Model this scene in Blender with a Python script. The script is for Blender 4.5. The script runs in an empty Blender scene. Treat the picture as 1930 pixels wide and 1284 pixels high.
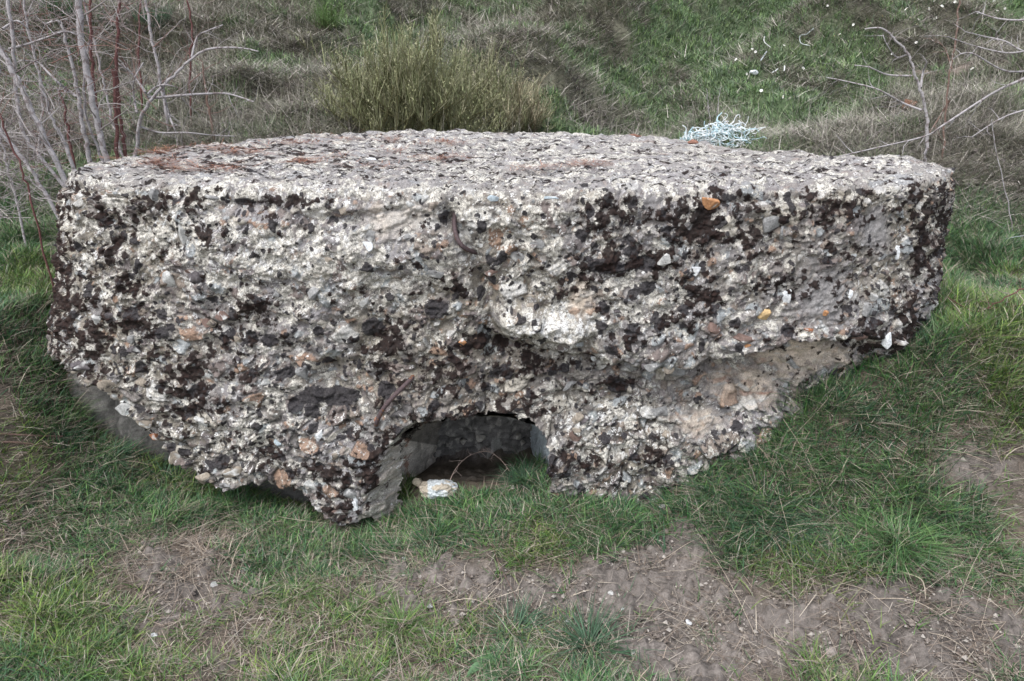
import bpy, bmesh, math, random
import numpy as np
from mathutils import Vector
random.seed(7)
rng = np.random.default_rng(7)
R = math.radians
sc = bpy.context.scene
COL = sc.collection

# ------------------------------------------------------------------ camera
CAMZ, PITCH, FPX = 1.65, R(20.0), 1486.0
cam_d = bpy.data.cameras.new('camera'); cam = bpy.data.objects.new('camera', cam_d); COL.objects.link(cam)
cam.location = (0, 0, CAMZ); cam.rotation_euler = (R(90) - PITCH, 0, 0)
cam_d.sensor_width = 36; cam_d.lens = 36 * FPX / 1930
cam_d.clip_start = 0.05; cam_d.clip_end = 500
sc.camera = cam

# ------------------------------------------------------------------ world, sun, exposure
SUN_EL, SUN_AZ = 58, 215
w = bpy.data.worlds.new('World'); sc.world = w; w.use_nodes = True
nt = w.node_tree; bg = nt.nodes['Background']
sky = nt.nodes.new('ShaderNodeTexSky'); sky.sky_type = 'NISHITA'; sky.sun_disc = False
sky.sun_elevation = R(SUN_EL); sky.sun_rotation = R(SUN_AZ)
sky.air_density = 1.0; sky.dust_density = 2.5; sky.ozone_density = 1.0
hs = nt.nodes.new('ShaderNodeHueSaturation'); hs.inputs['Saturation'].default_value = 0.38
nt.links.new(sky.outputs[0], hs.inputs['Color']); nt.links.new(hs.outputs[0], bg.inputs['Color'])
bg.inputs['Strength'].default_value = 0.13
sd = bpy.data.lights.new('sun', 'SUN'); sd.energy = 1.1; sd.angle = R(25); sd.color = (1.0, 0.985, 0.96)
so = bpy.data.objects.new('sun', sd); COL.objects.link(so)
so.rotation_euler = (R(90 - SUN_EL), 0, R(180 - SUN_AZ))
sc.view_settings.view_transform = 'Standard'; sc.view_settings.look = 'None'
sc.view_settings.exposure = 1.12; sc.view_settings.gamma = 1.0

# ------------------------------------------------------------------ numeric noise
def h3(ix, iy, iz, seed):
    M = np.uint32
    x = (ix.astype(np.int64) & 0xffffffff).astype(M) * M(73856093)
    y = (iy.astype(np.int64) & 0xffffffff).astype(M) * M(19349663)
    z = (iz.astype(np.int64) & 0xffffffff).astype(M) * M(83492791)
    h = x ^ y ^ z ^ M((seed * 2654435761) & 0xffffffff)
    h = h ^ (h >> M(15)); h = h * M(2246822519); h = h ^ (h >> M(13)); h = h * M(3266489917); h = h ^ (h >> M(16))
    return h
def vnoise(P, seed=0):
    I = np.floor(P).astype(np.int32); F = (P - I).astype(np.float32); F = F * F * (3 - 2 * F)
    out = 0
    for dx in (0, 1):
        wx = F[:, 0] if dx else 1 - F[:, 0]
        for dy in (0, 1):
            wy = F[:, 1] if dy else 1 - F[:, 1]
            for dz in (0, 1):
                wz = F[:, 2] if dz else 1 - F[:, 2]
                out = out + wx * wy * wz * (h3(I[:, 0] + dx, I[:, 1] + dy, I[:, 2] + dz, seed).astype(np.float32) / 4294967295.0)
    return out * 2 - 1
ROT = np.array([[0.36, 0.48, -0.8], [-0.8, 0.60, 0.0], [0.48, 0.64, 0.60]], dtype=np.float32)
def fbm(P, scale, octv=4, seed=0, gain=0.5):
    Q = np.asarray(P, dtype=np.float32) * np.asarray(scale, dtype=np.float32)
    a, s, t = 1.0, 0, 0
    for o in range(octv):
        s = s + a * vnoise(Q, seed + o * 17); t += a; a *= gain; Q = (Q @ ROT.T) * 2.03 + 11.7
    return s / t * 1.6
def voro(P, scale, seed=0):
    Q = np.asarray(P, dtype=np.float32) * np.asarray(scale, dtype=np.float32)
    I = np.floor(Q).astype(np.int32); F = (Q - I).astype(np.float32); n = len(Q)
    f1 = np.full(n, 9, np.float32); f2 = np.full(n, 9, np.float32); hid = np.zeros(n, np.uint32); vec = np.zeros((n, 3), np.float32)
    for dx in (-1, 0, 1):
        for dy in (-1, 0, 1):
            for dz in (-1, 0, 1):
                h = h3(I[:, 0] + dx, I[:, 1] + dy, I[:, 2] + dz, seed)
                v = np.stack([dx + (h & np.uint32(1023)) / 1023.0, dy + ((h >> np.uint32(10)) & np.uint32(1023)) / 1023.0,
                              dz + ((h >> np.uint32(20)) & np.uint32(1023)) / 1023.0], 1).astype(np.float32) - F
                d = np.sqrt((v * v).sum(1))
                m = d < f1
                f2 = np.where(m, f1, np.minimum(f2, d)); f1 = np.where(m, d, f1); hid = np.where(m, h, hid)
                vec[m] = v[m]
    r = [((hid * np.uint32(k)) >> np.uint32(16)).astype(np.float32) / 65535.0 for k in (2654435761, 2246822519, 3266489917, 668265263)]
    return f1, f2, r, vec
def sstep(a, b, x):
    t = np.clip((x - a) / (b - a), 0, 1); return t * t * (3 - 2 * t)

# ------------------------------------------------------------------ survey helpers
cP, sP = math.cos(PITCH), math.sin(PITCH)
def ray(px, py):
    u = 642.0 - np.asarray(py, float); x = np.asarray(px, float) - 965.0
    return x, FPX * cP + u * sP, -FPX * sP + u * cP
def proj(P):
    x, y, z = P[:, 0], P[:, 1], P[:, 2] - CAMZ
    d = y * cP - z * sP; d = np.maximum(d, 0.05); u = y * sP + z * cP
    return 965 + x / d * FPX, 642 - u / d * FPX
def at_y(px, py, Y):
    x, y, z = ray(px, py); k = Y / y
    return Vector((float(x * k), float(Y), float(CAMZ + z * k)))
def at_z(px, py, Z):
    x, y, z = ray(px, py); k = (Z - CAMZ) / z
    return Vector((float(x * k), float(y * k), float(Z)))
def inpoly(px, py, poly):
    ins = np.zeros(len(px), bool); n = len(poly)
    for i in range(n):
        x1, y1 = poly[i]; x2, y2 = poly[(i + 1) % n]
        if y1 == y2: continue
        c = ((y1 > py) != (y2 > py)) & (px < (x2 - x1) * (py - y1) / (y2 - y1) + x1)
        ins ^= c
    return ins

# ------------------------------------------------------------------ terrain
def ground(x, y):
    x = np.asarray(x, float); y = np.asarray(y, float)
    Rr = np.interp(x, [-.62, -.5, -.35, 0, 0.3, .45, .57, .66, 1.0, 1.5, 1.9, 3, 8], [0, .09, .16, .20, .24, .21, .15, .26, .50, .77, .83, .88, 1.0])
    Ll = np.interp(x, [-8, -3, -2.3, -2.08, -1.88, -1.65, -1.35, -1.0, -.6], [1.0, .95, .83, .60, .34, .22, .10, .03, 0])
    S = np.interp(y, [1.0, 2.0, 2.6, 3.02], [.0, .10, .40, 1])
    zf = -0.30 + (Rr + Ll) * S
    H = np.interp(y, [3, 5, 6, 7, 9, 12, 16, 25, 60], [0.3, .86, 1.0, 1.1, 1.55, 2.3, 3.4, 6.8, 18])
    t = sstep(3.2, 5.3, y)
    z = zf * (1 - t) + H * t
    z = z - .13 * sstep(3.05, 3.5, y) * (1 - sstep(3.7, 4.0, y)) * sstep(-.62, -.5, x) * (1 - sstep(.15, .3, x))
    far = sstep(5, 8, y)
    z = z + 0.11 * np.maximum(0, -x - 0.3) * far
    line = 1 + (y - 6.5) * .42
    z = z - 0.42 * np.exp(-((x - line) / .8) ** 2) * far + .34 * np.exp(-((x - line + 1.7) / .9) ** 2) * far + .22 * np.exp(-((x - line - 1.8) / .9) ** 2) * sstep(7, 10, y)
    z = z + 0.14 * np.sin((y * .9 - x * .5) * 2.0) * far * sstep(1.5, 3, x)
    return z
def ground_full(x, y):
    P = np.stack([x, y, np.zeros_like(x)], 1)
    f = sstep(4.6, 7, y)
    z = ground(x, y) + 0.035 * fbm(P, 2.2, 3, 5) + f * (0.22 * fbm(P, .9, 3, 9) + 0.16 * np.abs(fbm(P, 2.4, 3, 21)))
    near = 1 - sstep(3.6, 5, y)
    return z + near * (0.012 * fbm(P, 9, 3, 31))
def gz(x, y):
    return float(ground_full(np.array([float(x)]), np.array([float(y)]))[0])
def at_g(px, py, full=True):
    px = np.atleast_1d(np.asarray(px, float)); py = np.atleast_1d(np.asarray(py, float))
    x, y, z = ray(px, py); k0 = 1.0 / y
    res = np.full(len(px), np.nan); prev = None
    ys = np.concatenate([np.arange(1.2, 6, .02), np.arange(6, 30, .06)])
    for Y in ys:
        k = Y * k0; d = CAMZ + z * k - ground(x * k, np.full(len(px), Y))
        hit = np.isnan(res) & (d <= 0); res[hit] = Y
    res[np.isnan(res)] = 30
    return x * res * k0, res
YS_ = np.concatenate([np.arange(1.2, 5, .01), np.arange(5, 26, .03)])
def g_pt(px, py):
    x, y, z = ray(px, py); k = YS_ / y; X = x * k; d = CAMZ + z * k - ground_full(X, YS_); j = int(np.argmax(d <= 0)); x, y = [X[j]], [YS_[j]]; return Vector((float(x[0]), float(y[0]), gz(x[0], y[0])))

# ------------------------------------------------------------------ mesh and tagging helpers
def tag(o, label=None, cat=None, group=None, kind=None):
    if label: o['label'] = label
    if cat: o['category'] = cat
    if group: o['group'] = group
    if kind: o['kind'] = kind
    return o
def npmesh(name, V, F, mat, parent=None, col=None, smooth=False):
    me = bpy.data.meshes.new(name); V = np.asarray(V, np.float32); F = np.asarray(F, np.int32)
    k = F.shape[1]
    me.vertices.add(len(V)); me.vertices.foreach_set('co', V.ravel())
    me.loops.add(F.size); me.loops.foreach_set('vertex_index', F.ravel())
    me.polygons.add(len(F)); me.polygons.foreach_set('loop_start', np.arange(0, F.size, k, dtype=np.int32))
    me.polygons.foreach_set('loop_total', np.full(len(F), k, np.int32))
    me.polygons.foreach_set('use_smooth', np.full(len(F), smooth, bool))
    if col is not None:
        a = me.color_attributes.new('Col', 'FLOAT_COLOR', 'POINT')
        c = np.ones((len(V), 4), np.float32); c[:, :3] = np.clip(col, 0, 1); a.data.foreach_set('color', c.ravel())
    me.update(calc_edges=True); me.materials.append(mat)
    o = bpy.data.objects.new(name, me); COL.objects.link(o)
    if parent: o.parent = parent
    return o
def addfld(o, A):
    for k, nm in enumerate(('f_white', 'f_speck', 'f_moss', 'f_spot', 'f_warm')):
        a = o.data.attributes.new(nm, 'FLOAT', 'POINT'); a.data.foreach_set('value', np.ascontiguousarray(A[:, k], dtype=np.float32))
def empty(name, loc=(0, 0, 0)):
    o = bpy.data.objects.new(name, None); COL.objects.link(o); o.location = loc; o.empty_display_size = .1
    return o
def setp(child, parent):
    child.parent = parent
    child.location = Vector(child.location) - Vector(parent.location)
class TB:
    """collects tubes"""
    def __init__(s): s.V = []; s.F = []; s.C = []
    def tube(s, pts, rads, n=5, c=(1, 1, 1)):
        pts = [Vector(p) for p in pts]; b = len(s.V)
        up = Vector((0, 0, 1)) if abs((pts[-1] - pts[0]).normalized().z) < .9 else Vector((1, 0, 0))
        for i, p in enumerate(pts):
            t = (pts[min(i + 1, len(pts) - 1)] - pts[max(i - 1, 0)]).normalized()
            a = t.cross(up).normalized(); bb = t.cross(a)
            for k in range(n):
                th = 2 * math.pi * k / n
                s.V.append(p + (a * math.cos(th) + bb * math.sin(th)) * rads[i]); s.C.append(c)
        for i in range(len(pts) - 1):
            for k in range(n):
                s.F.append((b + i * n + k, b + i * n + (k + 1) % n, b + (i + 1) * n + (k + 1) % n, b + (i + 1) * n + k))
    def build(s, name, mat, parent=None, smooth=True, origin=None):
        V = np.array([tuple(v) for v in s.V], np.float32)
        if parent is not None: V = V - np.array(tuple(parent.location), np.float32)
        o = npmesh(name, V, s.F, mat, parent, np.array(s.C, np.float32), smooth)
        if parent is None and origin is not None:
            V = V - np.array(tuple(origin), np.float32); o.data.vertices.foreach_set('co', V.ravel()); o.location = origin; o.data.update()
        return o
def smooth_path(pts, m=4):
    pts = [Vector(p) for p in pts]; out = []
    for i in range(len(pts) - 1):
        p0 = pts[max(i - 1, 0)]; p1 = pts[i]; p2 = pts[i + 1]; p3 = pts[min(i + 2, len(pts) - 1)]
        for j in range(m):
            t = j / m
            out.append(.5 * ((2 * p1) + (p2 - p0) * t + (2 * p0 - 5 * p1 + 4 * p2 - p3) * t * t + (3 * p1 - p0 - 3 * p2 + p3) * t ** 3))
    out.append(pts[-1]); return out

# ------------------------------------------------------------------ materials
def mat(name, color=None, rough=.9, nscale=200, lo=.75, hi=1.25, bump=.3, bdist=.002, spec=.2, second=None, sscale=20, sthr=(.5, .6), subs=0):
    m = bpy.data.materials.new(name); m.use_nodes = True; t = m.node_tree; p = t.nodes['Principled BSDF']
    p.inputs['Roughness'].default_value = rough; p.inputs['Specular IOR Level'].default_value = spec
    tc = t.nodes.new('ShaderNodeTexCoord')
    n = t.nodes.new('ShaderNodeTexNoise'); n.inputs['Scale'].default_value = nscale; n.inputs['Detail'].default_value = 4
    t.links.new(tc.outputs['Object'], n.inputs['Vector'])
    mr = t.nodes.new('ShaderNodeMapRange'); mr.inputs['From Min'].default_value = .3; mr.inputs['From Max'].default_value = .7
    mr.inputs['To Min'].default_value = lo; mr.inputs['To Max'].default_value = hi
    t.links.new(n.outputs['Fac'], mr.inputs['Value'])
    if color is None:
        a = t.nodes.new('ShaderNodeAttribute'); a.attribute_name = 'Col'; src = a.outputs['Color']
    else:
        a = t.nodes.new('ShaderNodeRGB'); a.outputs[0].default_value = (*color, 1); src = a.outputs[0]
    if second:
        n2 = t.nodes.new('ShaderNodeTexNoise'); n2.inputs['Scale'].default_value = sscale; n2.inputs['Detail'].default_value = 5
        t.links.new(tc.outputs['Object'], n2.inputs['Vector'])
        m2 = t.nodes.new('ShaderNodeMapRange'); m2.inputs['From Min'].default_value = sthr[0]; m2.inputs['From Max'].default_value = sthr[1]
        t.links.new(n2.outputs['Fac'], m2.inputs['Value'])
        mx = t.nodes.new('ShaderNodeMix'); mx.data_type = 'RGBA'
        t.links.new(m2.outputs[0], mx.inputs['Factor']); t.links.new(src, mx.inputs[6]); mx.inputs[7].default_value = (*second, 1)
        src = mx.outputs[2]
    vm = t.nodes.new('ShaderNodeVectorMath'); vm.operation = 'SCALE'
    t.links.new(src, vm.inputs[0]); t.links.new(mr.outputs[0], vm.inputs['Scale']); t.links.new(vm.outputs[0], p.inputs['Base Color'])
    if bump:
        b = t.nodes.new('ShaderNodeBump'); b.inputs['Strength'].default_value = bump; b.inputs['Distance'].default_value = bdist
        t.links.new(n.outputs['Fac'], b.inputs['Height']); t.links.new(b.outputs[0], p.inputs['Normal'])
    if subs: pass
    return m
M_conc = mat('weathered_concrete', None, .92, 260, .62, 1.38, .6, .003)
def conc_growth(m):
    t = m.node_tree; p = t.nodes['Principled BSDF']; L = t.links; tc = t.nodes['Texture Coordinate'].outputs['Object']
    src = p.inputs['Base Color'].links[0].from_socket
    def N(sc_, det=4, rough=.6, dist=0):
        n = t.nodes.new('ShaderNodeTexNoise'); n.inputs['Scale'].default_value = sc_; n.inputs['Detail'].default_value = det; n.inputs['Roughness'].default_value = rough; n.inputs['Distortion'].default_value = dist
        L.new(tc, n.inputs['Vector']); return n.outputs['Fac']
    def M(op, a, b, c=None):
        n = t.nodes.new('ShaderNodeMath'); n.operation = op
        for i, v in enumerate((a, b, c)):
            if v is None: continue
            if isinstance(v, (int, float)): n.inputs[i].default_value = v
            else: L.new(v, n.inputs[i])
        return n.outputs[0]
    def A(nm):
        a = t.nodes.new('ShaderNodeAttribute'); a.attribute_name = nm; return a.outputs['Fac']
    def R(v, lo, hi, a=0, b=1):
        n = t.nodes.new('ShaderNodeMapRange'); n.inputs['From Min'].default_value = lo; n.inputs['From Max'].default_value = hi
        n.inputs['To Min'].default_value = a; n.inputs['To Max'].default_value = b; L.new(v, n.inputs['Value']); return n.outputs[0]
    def MIX(f, a, b):
        n = t.nodes.new('ShaderNodeMix'); n.data_type = 'RGBA'
        L.new(f, n.inputs['Factor'])
        for s_, v in ((6, a), (7, b)):
            if isinstance(v, tuple): n.inputs[s_].default_value = (*v, 1)
            else: L.new(v, n.inputs[s_])
        return n.outputs[2]
    n1 = N(85, 5, .7); n2 = N(190, 3, .6); n3 = N(42, 5, .65, .6); n4 = N(28, 6, .65, .8)
    line = R(M('ABSOLUTE', M('SUBTRACT', n3, .5), 0), 0, .036, 1, 0)
    line2 = R(M('ABSOLUTE', M('SUBTRACT', n4, .47), 0), 0, .016, 1, 0)
    w = R(M('ADD', A('f_white'), M('MULTIPLY', M('SUBTRACT', n1, .5), 2.2)), 0, .16)
    w2 = R(M('ADD', A('f_speck'), M('MULTIPLY', M('SUBTRACT', n2, .5), 2.6)), 0, .14)
    wc = MIX(R(n2, .35, .65), (.45, .43, .39), (.76, .73, .66))
    c = MIX(M('MULTIPLY', w, .92), src, wc)
    c = MIX(M('MULTIPLY', w2, .9), c, (.74, .74, .73))
    ln = M('MULTIPLY', M('MAXIMUM', line, M('MULTIPLY', line2, .9)), M('ADD', M('MULTIPLY', w, .5), .42))
    c = MIX(ln, c, (.075, .068, .066))
    ms = R(M('ADD', A('f_moss'), M('ADD', M('MULTIPLY', M('SUBTRACT', n1, .5), 2.0), M('MULTIPLY', M('SUBTRACT', n4, .5), 1.2))), -.05, .22)
    sp = R(M('ADD', A('f_spot'), M('MULTIPLY', M('SUBTRACT', n1, .5), 1.3)), 0, .14)
    mc = MIX(M('MULTIPLY', A('f_warm'), R(n1, .35, .65)), (.014, .011, .011), (.042, .024, .020))
    scol = MIX(R(n2, .35, .7), (.020, .018, .021), (.062, .058, .062))
    c = MIX(M('MULTIPLY', sp, .96), c, scol)
    c = MIX(M('MULTIPLY', ms, .97), c, mc)
    L.new(c, p.inputs['Base Color'])
    b0 = [n for n in t.nodes if n.type == 'BUMP'][0]
    b = t.nodes.new('ShaderNodeBump'); b.inputs['Strength'].default_value = .6; b.inputs['Distance'].default_value = .003
    hsum = M('ADD', M('ADD', n1, M('MULTIPLY', ln, -.5)), M('MULTIPLY', w, .35)); L.new(hsum, b.inputs['Height']); L.new(b.outputs[0], b0.inputs['Normal'])
M_body = mat('lichened_concrete', None, .92, 260, .7, 1.3, .6, .003); conc_growth(M_body)
M_soil = mat('soil', None, .95, 180, .75, 1.25, .6, .004)
M_blade = mat('grass_blade', None, .6, 60, .85, 1.15, 0, spec=.3)
M_twig = mat('twig_bark', None, .85, 220, .7, 1.3, .4, .001)
M_pale = mat('pale_bark', (.36, .34, .35), .85, 120, .75, 1.2, .5, .002, second=(.20, .17, .17), sscale=38, sthr=(.52, .62))
M_red = mat('red_bark', (.12, .055, .052), .7, 150, .7, 1.3, .4, .001, second=(.42, .36, .34), sscale=55, sthr=(.66, .70))
M_orange = mat('orange_bark', (.17, .115, .095), .8, 150, .7, 1.3, .4, .001, second=(.36, .32, .30), sscale=40, sthr=(.56, .64))
M_stone = mat('stone', None, .85, 140, .72, 1.28, .6, .002)
M_steel = mat('rusted_steel', (.085, .062, .065), .75, 160, .7, 1.4, .5, .001, second=(.16, .075, .04), sscale=60, sthr=(.58, .68))
M_plastic = mat('plastic', None, .35, 40, .9, 1.1, .1, .001, spec=.5)

PATHY = float(at_g(1830, 162)[1][0])
# ================================================================== GROUND
xs = np.concatenate([-np.geomspace(30, 2.6, 70), np.arange(-2.59, 2.6, .0085), np.geomspace(2.6, 30, 70)])
ys = np.concatenate([np.linspace(-3, 1.4, 30), np.arange(1.42, 3.3, .0085), np.arange(3.3, 7, .03), np.geomspace(7, 60, 160)])
X, Y = np.meshgrid(xs, ys); gx = X.ravel(); gy = Y.ravel()
# green / dirt maps: survey patches (px,py,rx,ry,weight), dropped onto the terrain
G_PATCH = [(120, 1130, 160, 60, .5), (60, 1230, 190, 70, .8), (560, 1150, 120, 70, .7), (700, 1230, 150, 60, .5), (960, 1230, 150, 60, .4),
           (250, 930, 300, 60, 1), (760, 980, 330, 75, 1.2), (1130, 1000, 140, 50, .9), (1440, 960, 190, 110, 1.3), (1730, 1000, 150, 90, 1.1),
           (1880, 1090, 70, 60, .8), (1800, 700, 180, 120, 1), (1560, 800, 130, 80, 1), (1880, 560, 90, 200, 1.2), (60, 560, 100, 140, 1.1),
           (60, 860, 140, 70, .7), (880, 900, 190, 40, .9), (30, 1050, 100, 50, .5), (430, 1150, 40, 50, .1), (1130, 1210, 90, 30, .5), (1380, 1270, 60, 20, .5)]
D_PATCH = [(350, 1120, 130, 70, 1.2), (260, 1200, 80, 60, .8), (950, 1110, 200, 50, 1.5), (1230, 1070, 120, 90, 1.5), (1600, 1190, 300, 80, 1.8), (1830, 880, 60, 40, 1),
           (1260, 1200, 150, 80, 1.2), (1280, 1010, 50, 40, 1.2), (790, 1150, 90, 40, .7), (1850, 1200, 100, 70, .7), (880, 860, 90, 40, 1), (430, 1040, 90, 40, .5)]
S_PATCH = [(520, 990, 120, 50, 1), (120, 760, 120, 60, .9), (1700, 720, 200, 60, .6), (300, 1060, 100, 40, .9), (1600, 1030, 60, 40, .8), (1080, 1240, 80, 30, .5), (1850, 830, 100, 50, .7), (640, 1050, 80, 40, .4),
           (150, 1010, 120, 40, .5), (1790, 640, 120, 50, .4)]
def patch_field(patches, x, y):
    z = ground(x, y); px, py = proj(np.stack([x, y, z], 1)); s = np.zeros(len(x))
    for (a, b, rx, ry, wt) in patches: s += wt * np.exp(-((px - a) / rx) ** 2 - ((py - b) / ry) ** 2)
    return s
def masks(x, y):
    P = np.stack([x, y, np.zeros_like(x)], 1)
    near = 1 - sstep(3.6, 5.0, y)
    g = patch_field(G_PATCH, x, y); d = patch_field(D_PATCH, x, y); s = patch_field(S_PATCH, x, y)
    n1 = fbm(P, 3.0, 3, 71); n2 = fbm(P, 9, 2, 72)
    green = near * (g * .9 - d * .62 + .50 + .42 * n1 + .45 * n2)
    dirt = near * (d * .85 + .12 - .5 * g - .45 * n1 + .35 * n2)
    straw = near * (.50 + s * .9 + .35 * n2 - .22 * d)
    fn = fbm(P, .9, 3, 75); fm = fbm(P, 2.8, 3, 76)
    line = 1 + (y - 6.5) * .42
    sw = np.exp(-((x - line) / (.55 + .05 * y)) ** 2) + .45 * np.exp(-((y - 6.0 - .3 * x) / .8) ** 2) * (x > .5) + .35 * np.exp(-((x - 2.6) / .8) ** 2 - ((y - 4.6) / 1.2) ** 2) + .5 * np.exp(-((x + 2.4) / .7) ** 2 - ((y - 3.8) / .8) ** 2)
    fgreen = .50 + .5 * sw + .65 * fn + .75 * fm
    f = 1 - near
    return np.clip(green + f * fgreen, 0, 1.3), np.clip(dirt, 0, 1), np.clip(straw + f * (.75 - .5 * fgreen), 0, 1), f
gzv = ground_full(gx, gy)
mg, md, ms, mf = masks(gx, gy)
P = np.stack([gx, gy, gzv], 1)
nearm = (1 - sstep(3.5, 4.5, gy))
clod1, clod2, cr, _ = voro(P, 22, 3)
clods = .022 * (1 - clod1 ** 2) * (cr[0] > .45) * cr[1]
c2a, c2b, c2r, _ = voro(P, 55, 4)
clods = clods + .006 * (1 - c2a * 1.2) * c2r[0] + .011 * fbm(P, 40, 3, 12) + .02 * fbm(P, 7, 3, 13)
gzv = gzv + nearm * clods * (.35 + .9 * md)
dirtc = np.array([.143, .126, .115]) * (1 + .22 * fbm(P, 6, 3, 41) + .18 * fbm(P, 40, 3, 42))[:, None]
crk_ = np.clip(1 - np.abs(fbm(P, 16, 4, 46)) / .09, 0, 1) * (fbm(P, 4, 2, 47) > -.1)
dirtc = dirtc * (1 - .6 * crk_)[:, None]; dirtc = dirtc * (1 + .35 * fbm(P, 90, 2, 48))[:, None]
dirtc = np.where((cr[2] > .75)[:, None] & (clod1 < .45)[:, None], dirtc * 1.18, dirtc)
thatch = np.array([.115, .095, .075]) * (1 + .4 * fbm(P, 30, 3, 43))[:, None]
soilmix = np.clip(md * 1.4, 0, 1)[:, None]
gc = thatch * (1 - soilmix) + dirtc * soilmix
hillc = np.array([.125, .122, .092]) * (1 + .5 * fbm(P, 6, 4, 44) + .5 * fbm(P, 28, 3, 45))[:, None]
gm = np.clip(mg * 1.0 - .25, 0, 1)[:, None] * np.array(mf)[:, None]
hillc = hillc * (1 - gm) + np.array([.075, .11, .055]) * gm
path = sstep(.45, .8, np.exp(-((gy - (PATHY + .2 * np.sin(gx * 1.2))) / .22) ** 2) * sstep(3.4, 4.2, gx) + .4 * fbm(P, 3, 3, 55))[:, None]
hillc = hillc * (1 - path) + np.array([.25, .205, .175]) * path
ff = np.array(mf)[:, None]
gc = gc * (1 - ff) + hillc * ff
nx, ny = len(xs), len(ys)
ii = np.arange(nx * ny).reshape(ny, nx)
GF = np.stack([ii[:-1, :-1].ravel(), ii[:-1, 1:].ravel(), ii[1:, 1:].ravel(), ii[1:, :-1].ravel()], 1)
g_obj = npmesh('ground', np.stack([gx, gy, gzv], 1), GF, M_soil, None, gc, True)
tag(g_obj, kind='structure')

# ================================================================== BUNKER
TOPZ = 1.2
front_px = [(112, 322), (150, 337), (300, 345), (600, 351), (900, 354), (1200, 352), (1500, 350), (1700, 343), (1790, 330), (1806, 315)]
back_px = [(1750, 299), (1600, 289), (1450, 279), (1300, 265), (1150, 253), (900, 247), (640, 252), (480, 262), (350, 275), (240, 291), (160, 306)]
ctrl = [at_z(a, b, TOPZ).to_2d() for a, b in front_px + back_px]
cc = smooth_path([(p.x, p.y, 0) for p in ctrl + [ctrl[0]]], 12)[:-1]
cp = np.array([(p.x, p.y) for p in cc])
nf = len(front_px) * 12
seg = np.linalg.norm(np.roll(cp, -1, 0) - cp, axis=1); cum = np.concatenate([[0], np.cumsum(seg)])
front_end = cum[len(front_px) * 12 - 6]; back_start = cum[-1] - cum[0] - .25
closed = np.vstack([cp, cp[:1]])
sA = np.arange(0, front_end, .0040); sB = np.arange(front_end, cum[-1] - .45, .018); sC = np.arange(cum[-1] - .45, cum[-1], .0055)
S_ = np.concatenate([sA, sB, sC])
for _ in range(3):
    pass
ox = np.interp(S_, cum, closed[:, 0]); oy = np.interp(S_, cum, closed[:, 1])
def csm(a, k):
    for _ in range(k): a = (np.roll(a, 1) + a * 2 + np.roll(a, -1)) / 4
    return a
oxs, oys = csm(ox, 40), csm(oy, 40)
tx = np.roll(oxs, -1) - np.roll(oxs, 1); ty = np.roll(oys, -1) - np.roll(oys, 1)
# smooth tangents
tx, ty = csm(tx, 60), csm(ty, 60); tl = np.hypot(tx, ty); nxn, nyn = ty / tl, -tx / tl
cxy = np.array([0.0, 3.75])
if ((nxn * (oxs - cxy[0]) + nyn * (oys - cxy[1])).mean()) < 0: nxn, nyn = -nxn, -nyn
RAD = .075
hs_ = np.arange(-0.45, TOPZ - RAD, .0041)                       # wall heights
arc = np.linspace(0, math.pi / 2, 26)[1:]
tops = np.concatenate([np.linspace(0, .45, 95)[1:], np.linspace(.45, .985, 60)[1:]])
nu = len(S_); rows = []; nrm = []
def shear(z): return TOPZ - z
for z in hs_:
    k = np.interp(oxs, [-1.8, -1.2, 1.2, 1.8], [-.27, -.04, -.02, -.05]) * shear(z)
    kf = (oys < 3.5)
    rows.append(np.stack([oxs + k, oys, np.full(nu, z)], 1)); nrm.append(np.stack([nxn, nyn, np.zeros(nu)], 1))
for a in arc:
    rows.append(np.stack([oxs - nxn * RAD * (1 - math.cos(a)), oys - nyn * RAD * (1 - math.cos(a)), np.full(nu, TOPZ - RAD + RAD * math.sin(a))], 1))
    nrm.append(np.stack([nxn * math.cos(a), nyn * math.cos(a), np.full(nu, math.sin(a))], 1))
bx, by = oxs - nxn * RAD, oys - nyn * RAD
for t in tops:
    rows.append(np.stack([bx + (cxy[0] - bx) * t, by + (cxy[1] - by) * t, np.full(nu, TOPZ)], 1))
    nrm.append(np.tile([0, 0, 1.0], (nu, 1)))
B = np.vstack(rows).astype(np.float32); N = np.vstack(nrm).astype(np.float32)
nrow = len(rows)
px, py = proj(B)
isface = N[:, 2] < .5
istop = sstep(.55, 1.0, N[:, 2]).astype(np.float32)
frontal = np.clip(-N[:, 1] * 1.5, 0, 1) * (N[:, 2] < .9)
def blob(L, sx=1.0):
    s = np.zeros(len(px), np.float32)
    for b in L:
        cx_, cy_, rx, ry = b[:4]; wt = b[4] if len(b) > 4 else 1
        s = np.maximum(s, wt * np.exp(-(((px - cx_) / rx) ** 2 + ((py - cy_) / ry) ** 2) * sx))
    return s * frontal
warp = np.stack([fbm(B, 6, 3, 1), fbm(B, 6, 3, 2), fbm(B, 6, 3, 3)], 1) * .03
Bw = B + warp
fA = fbm(B, 2.0, 3, 101); fB = fbm(B, (9, 9, 26), 4, 102); fC = fbm(Bw, 30, 4, 103); fD = fbm(Bw, 95, 3, 104)
fE = fbm(Bw, 14, 4, 105); fF = fbm(Bw, (14, 14, 55), 3, 106)
v1 = voro(Bw * np.array([1, 1, 1.25]), 13, 11); v2 = voro(Bw * np.array([1, 1, 1.2]), 30, 12); v3 = voro(Bw, 62, 13); wq = np.stack([fbm(B, 38, 2, 61), fbm(B, 38, 2, 62), fbm(B, 38, 2, 63)], 1) * .007
v4 = voro(B + warp * .4 + wq, 19, 14); v5 = voro(B + warp * .3 + wq, 44, 15)
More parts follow.
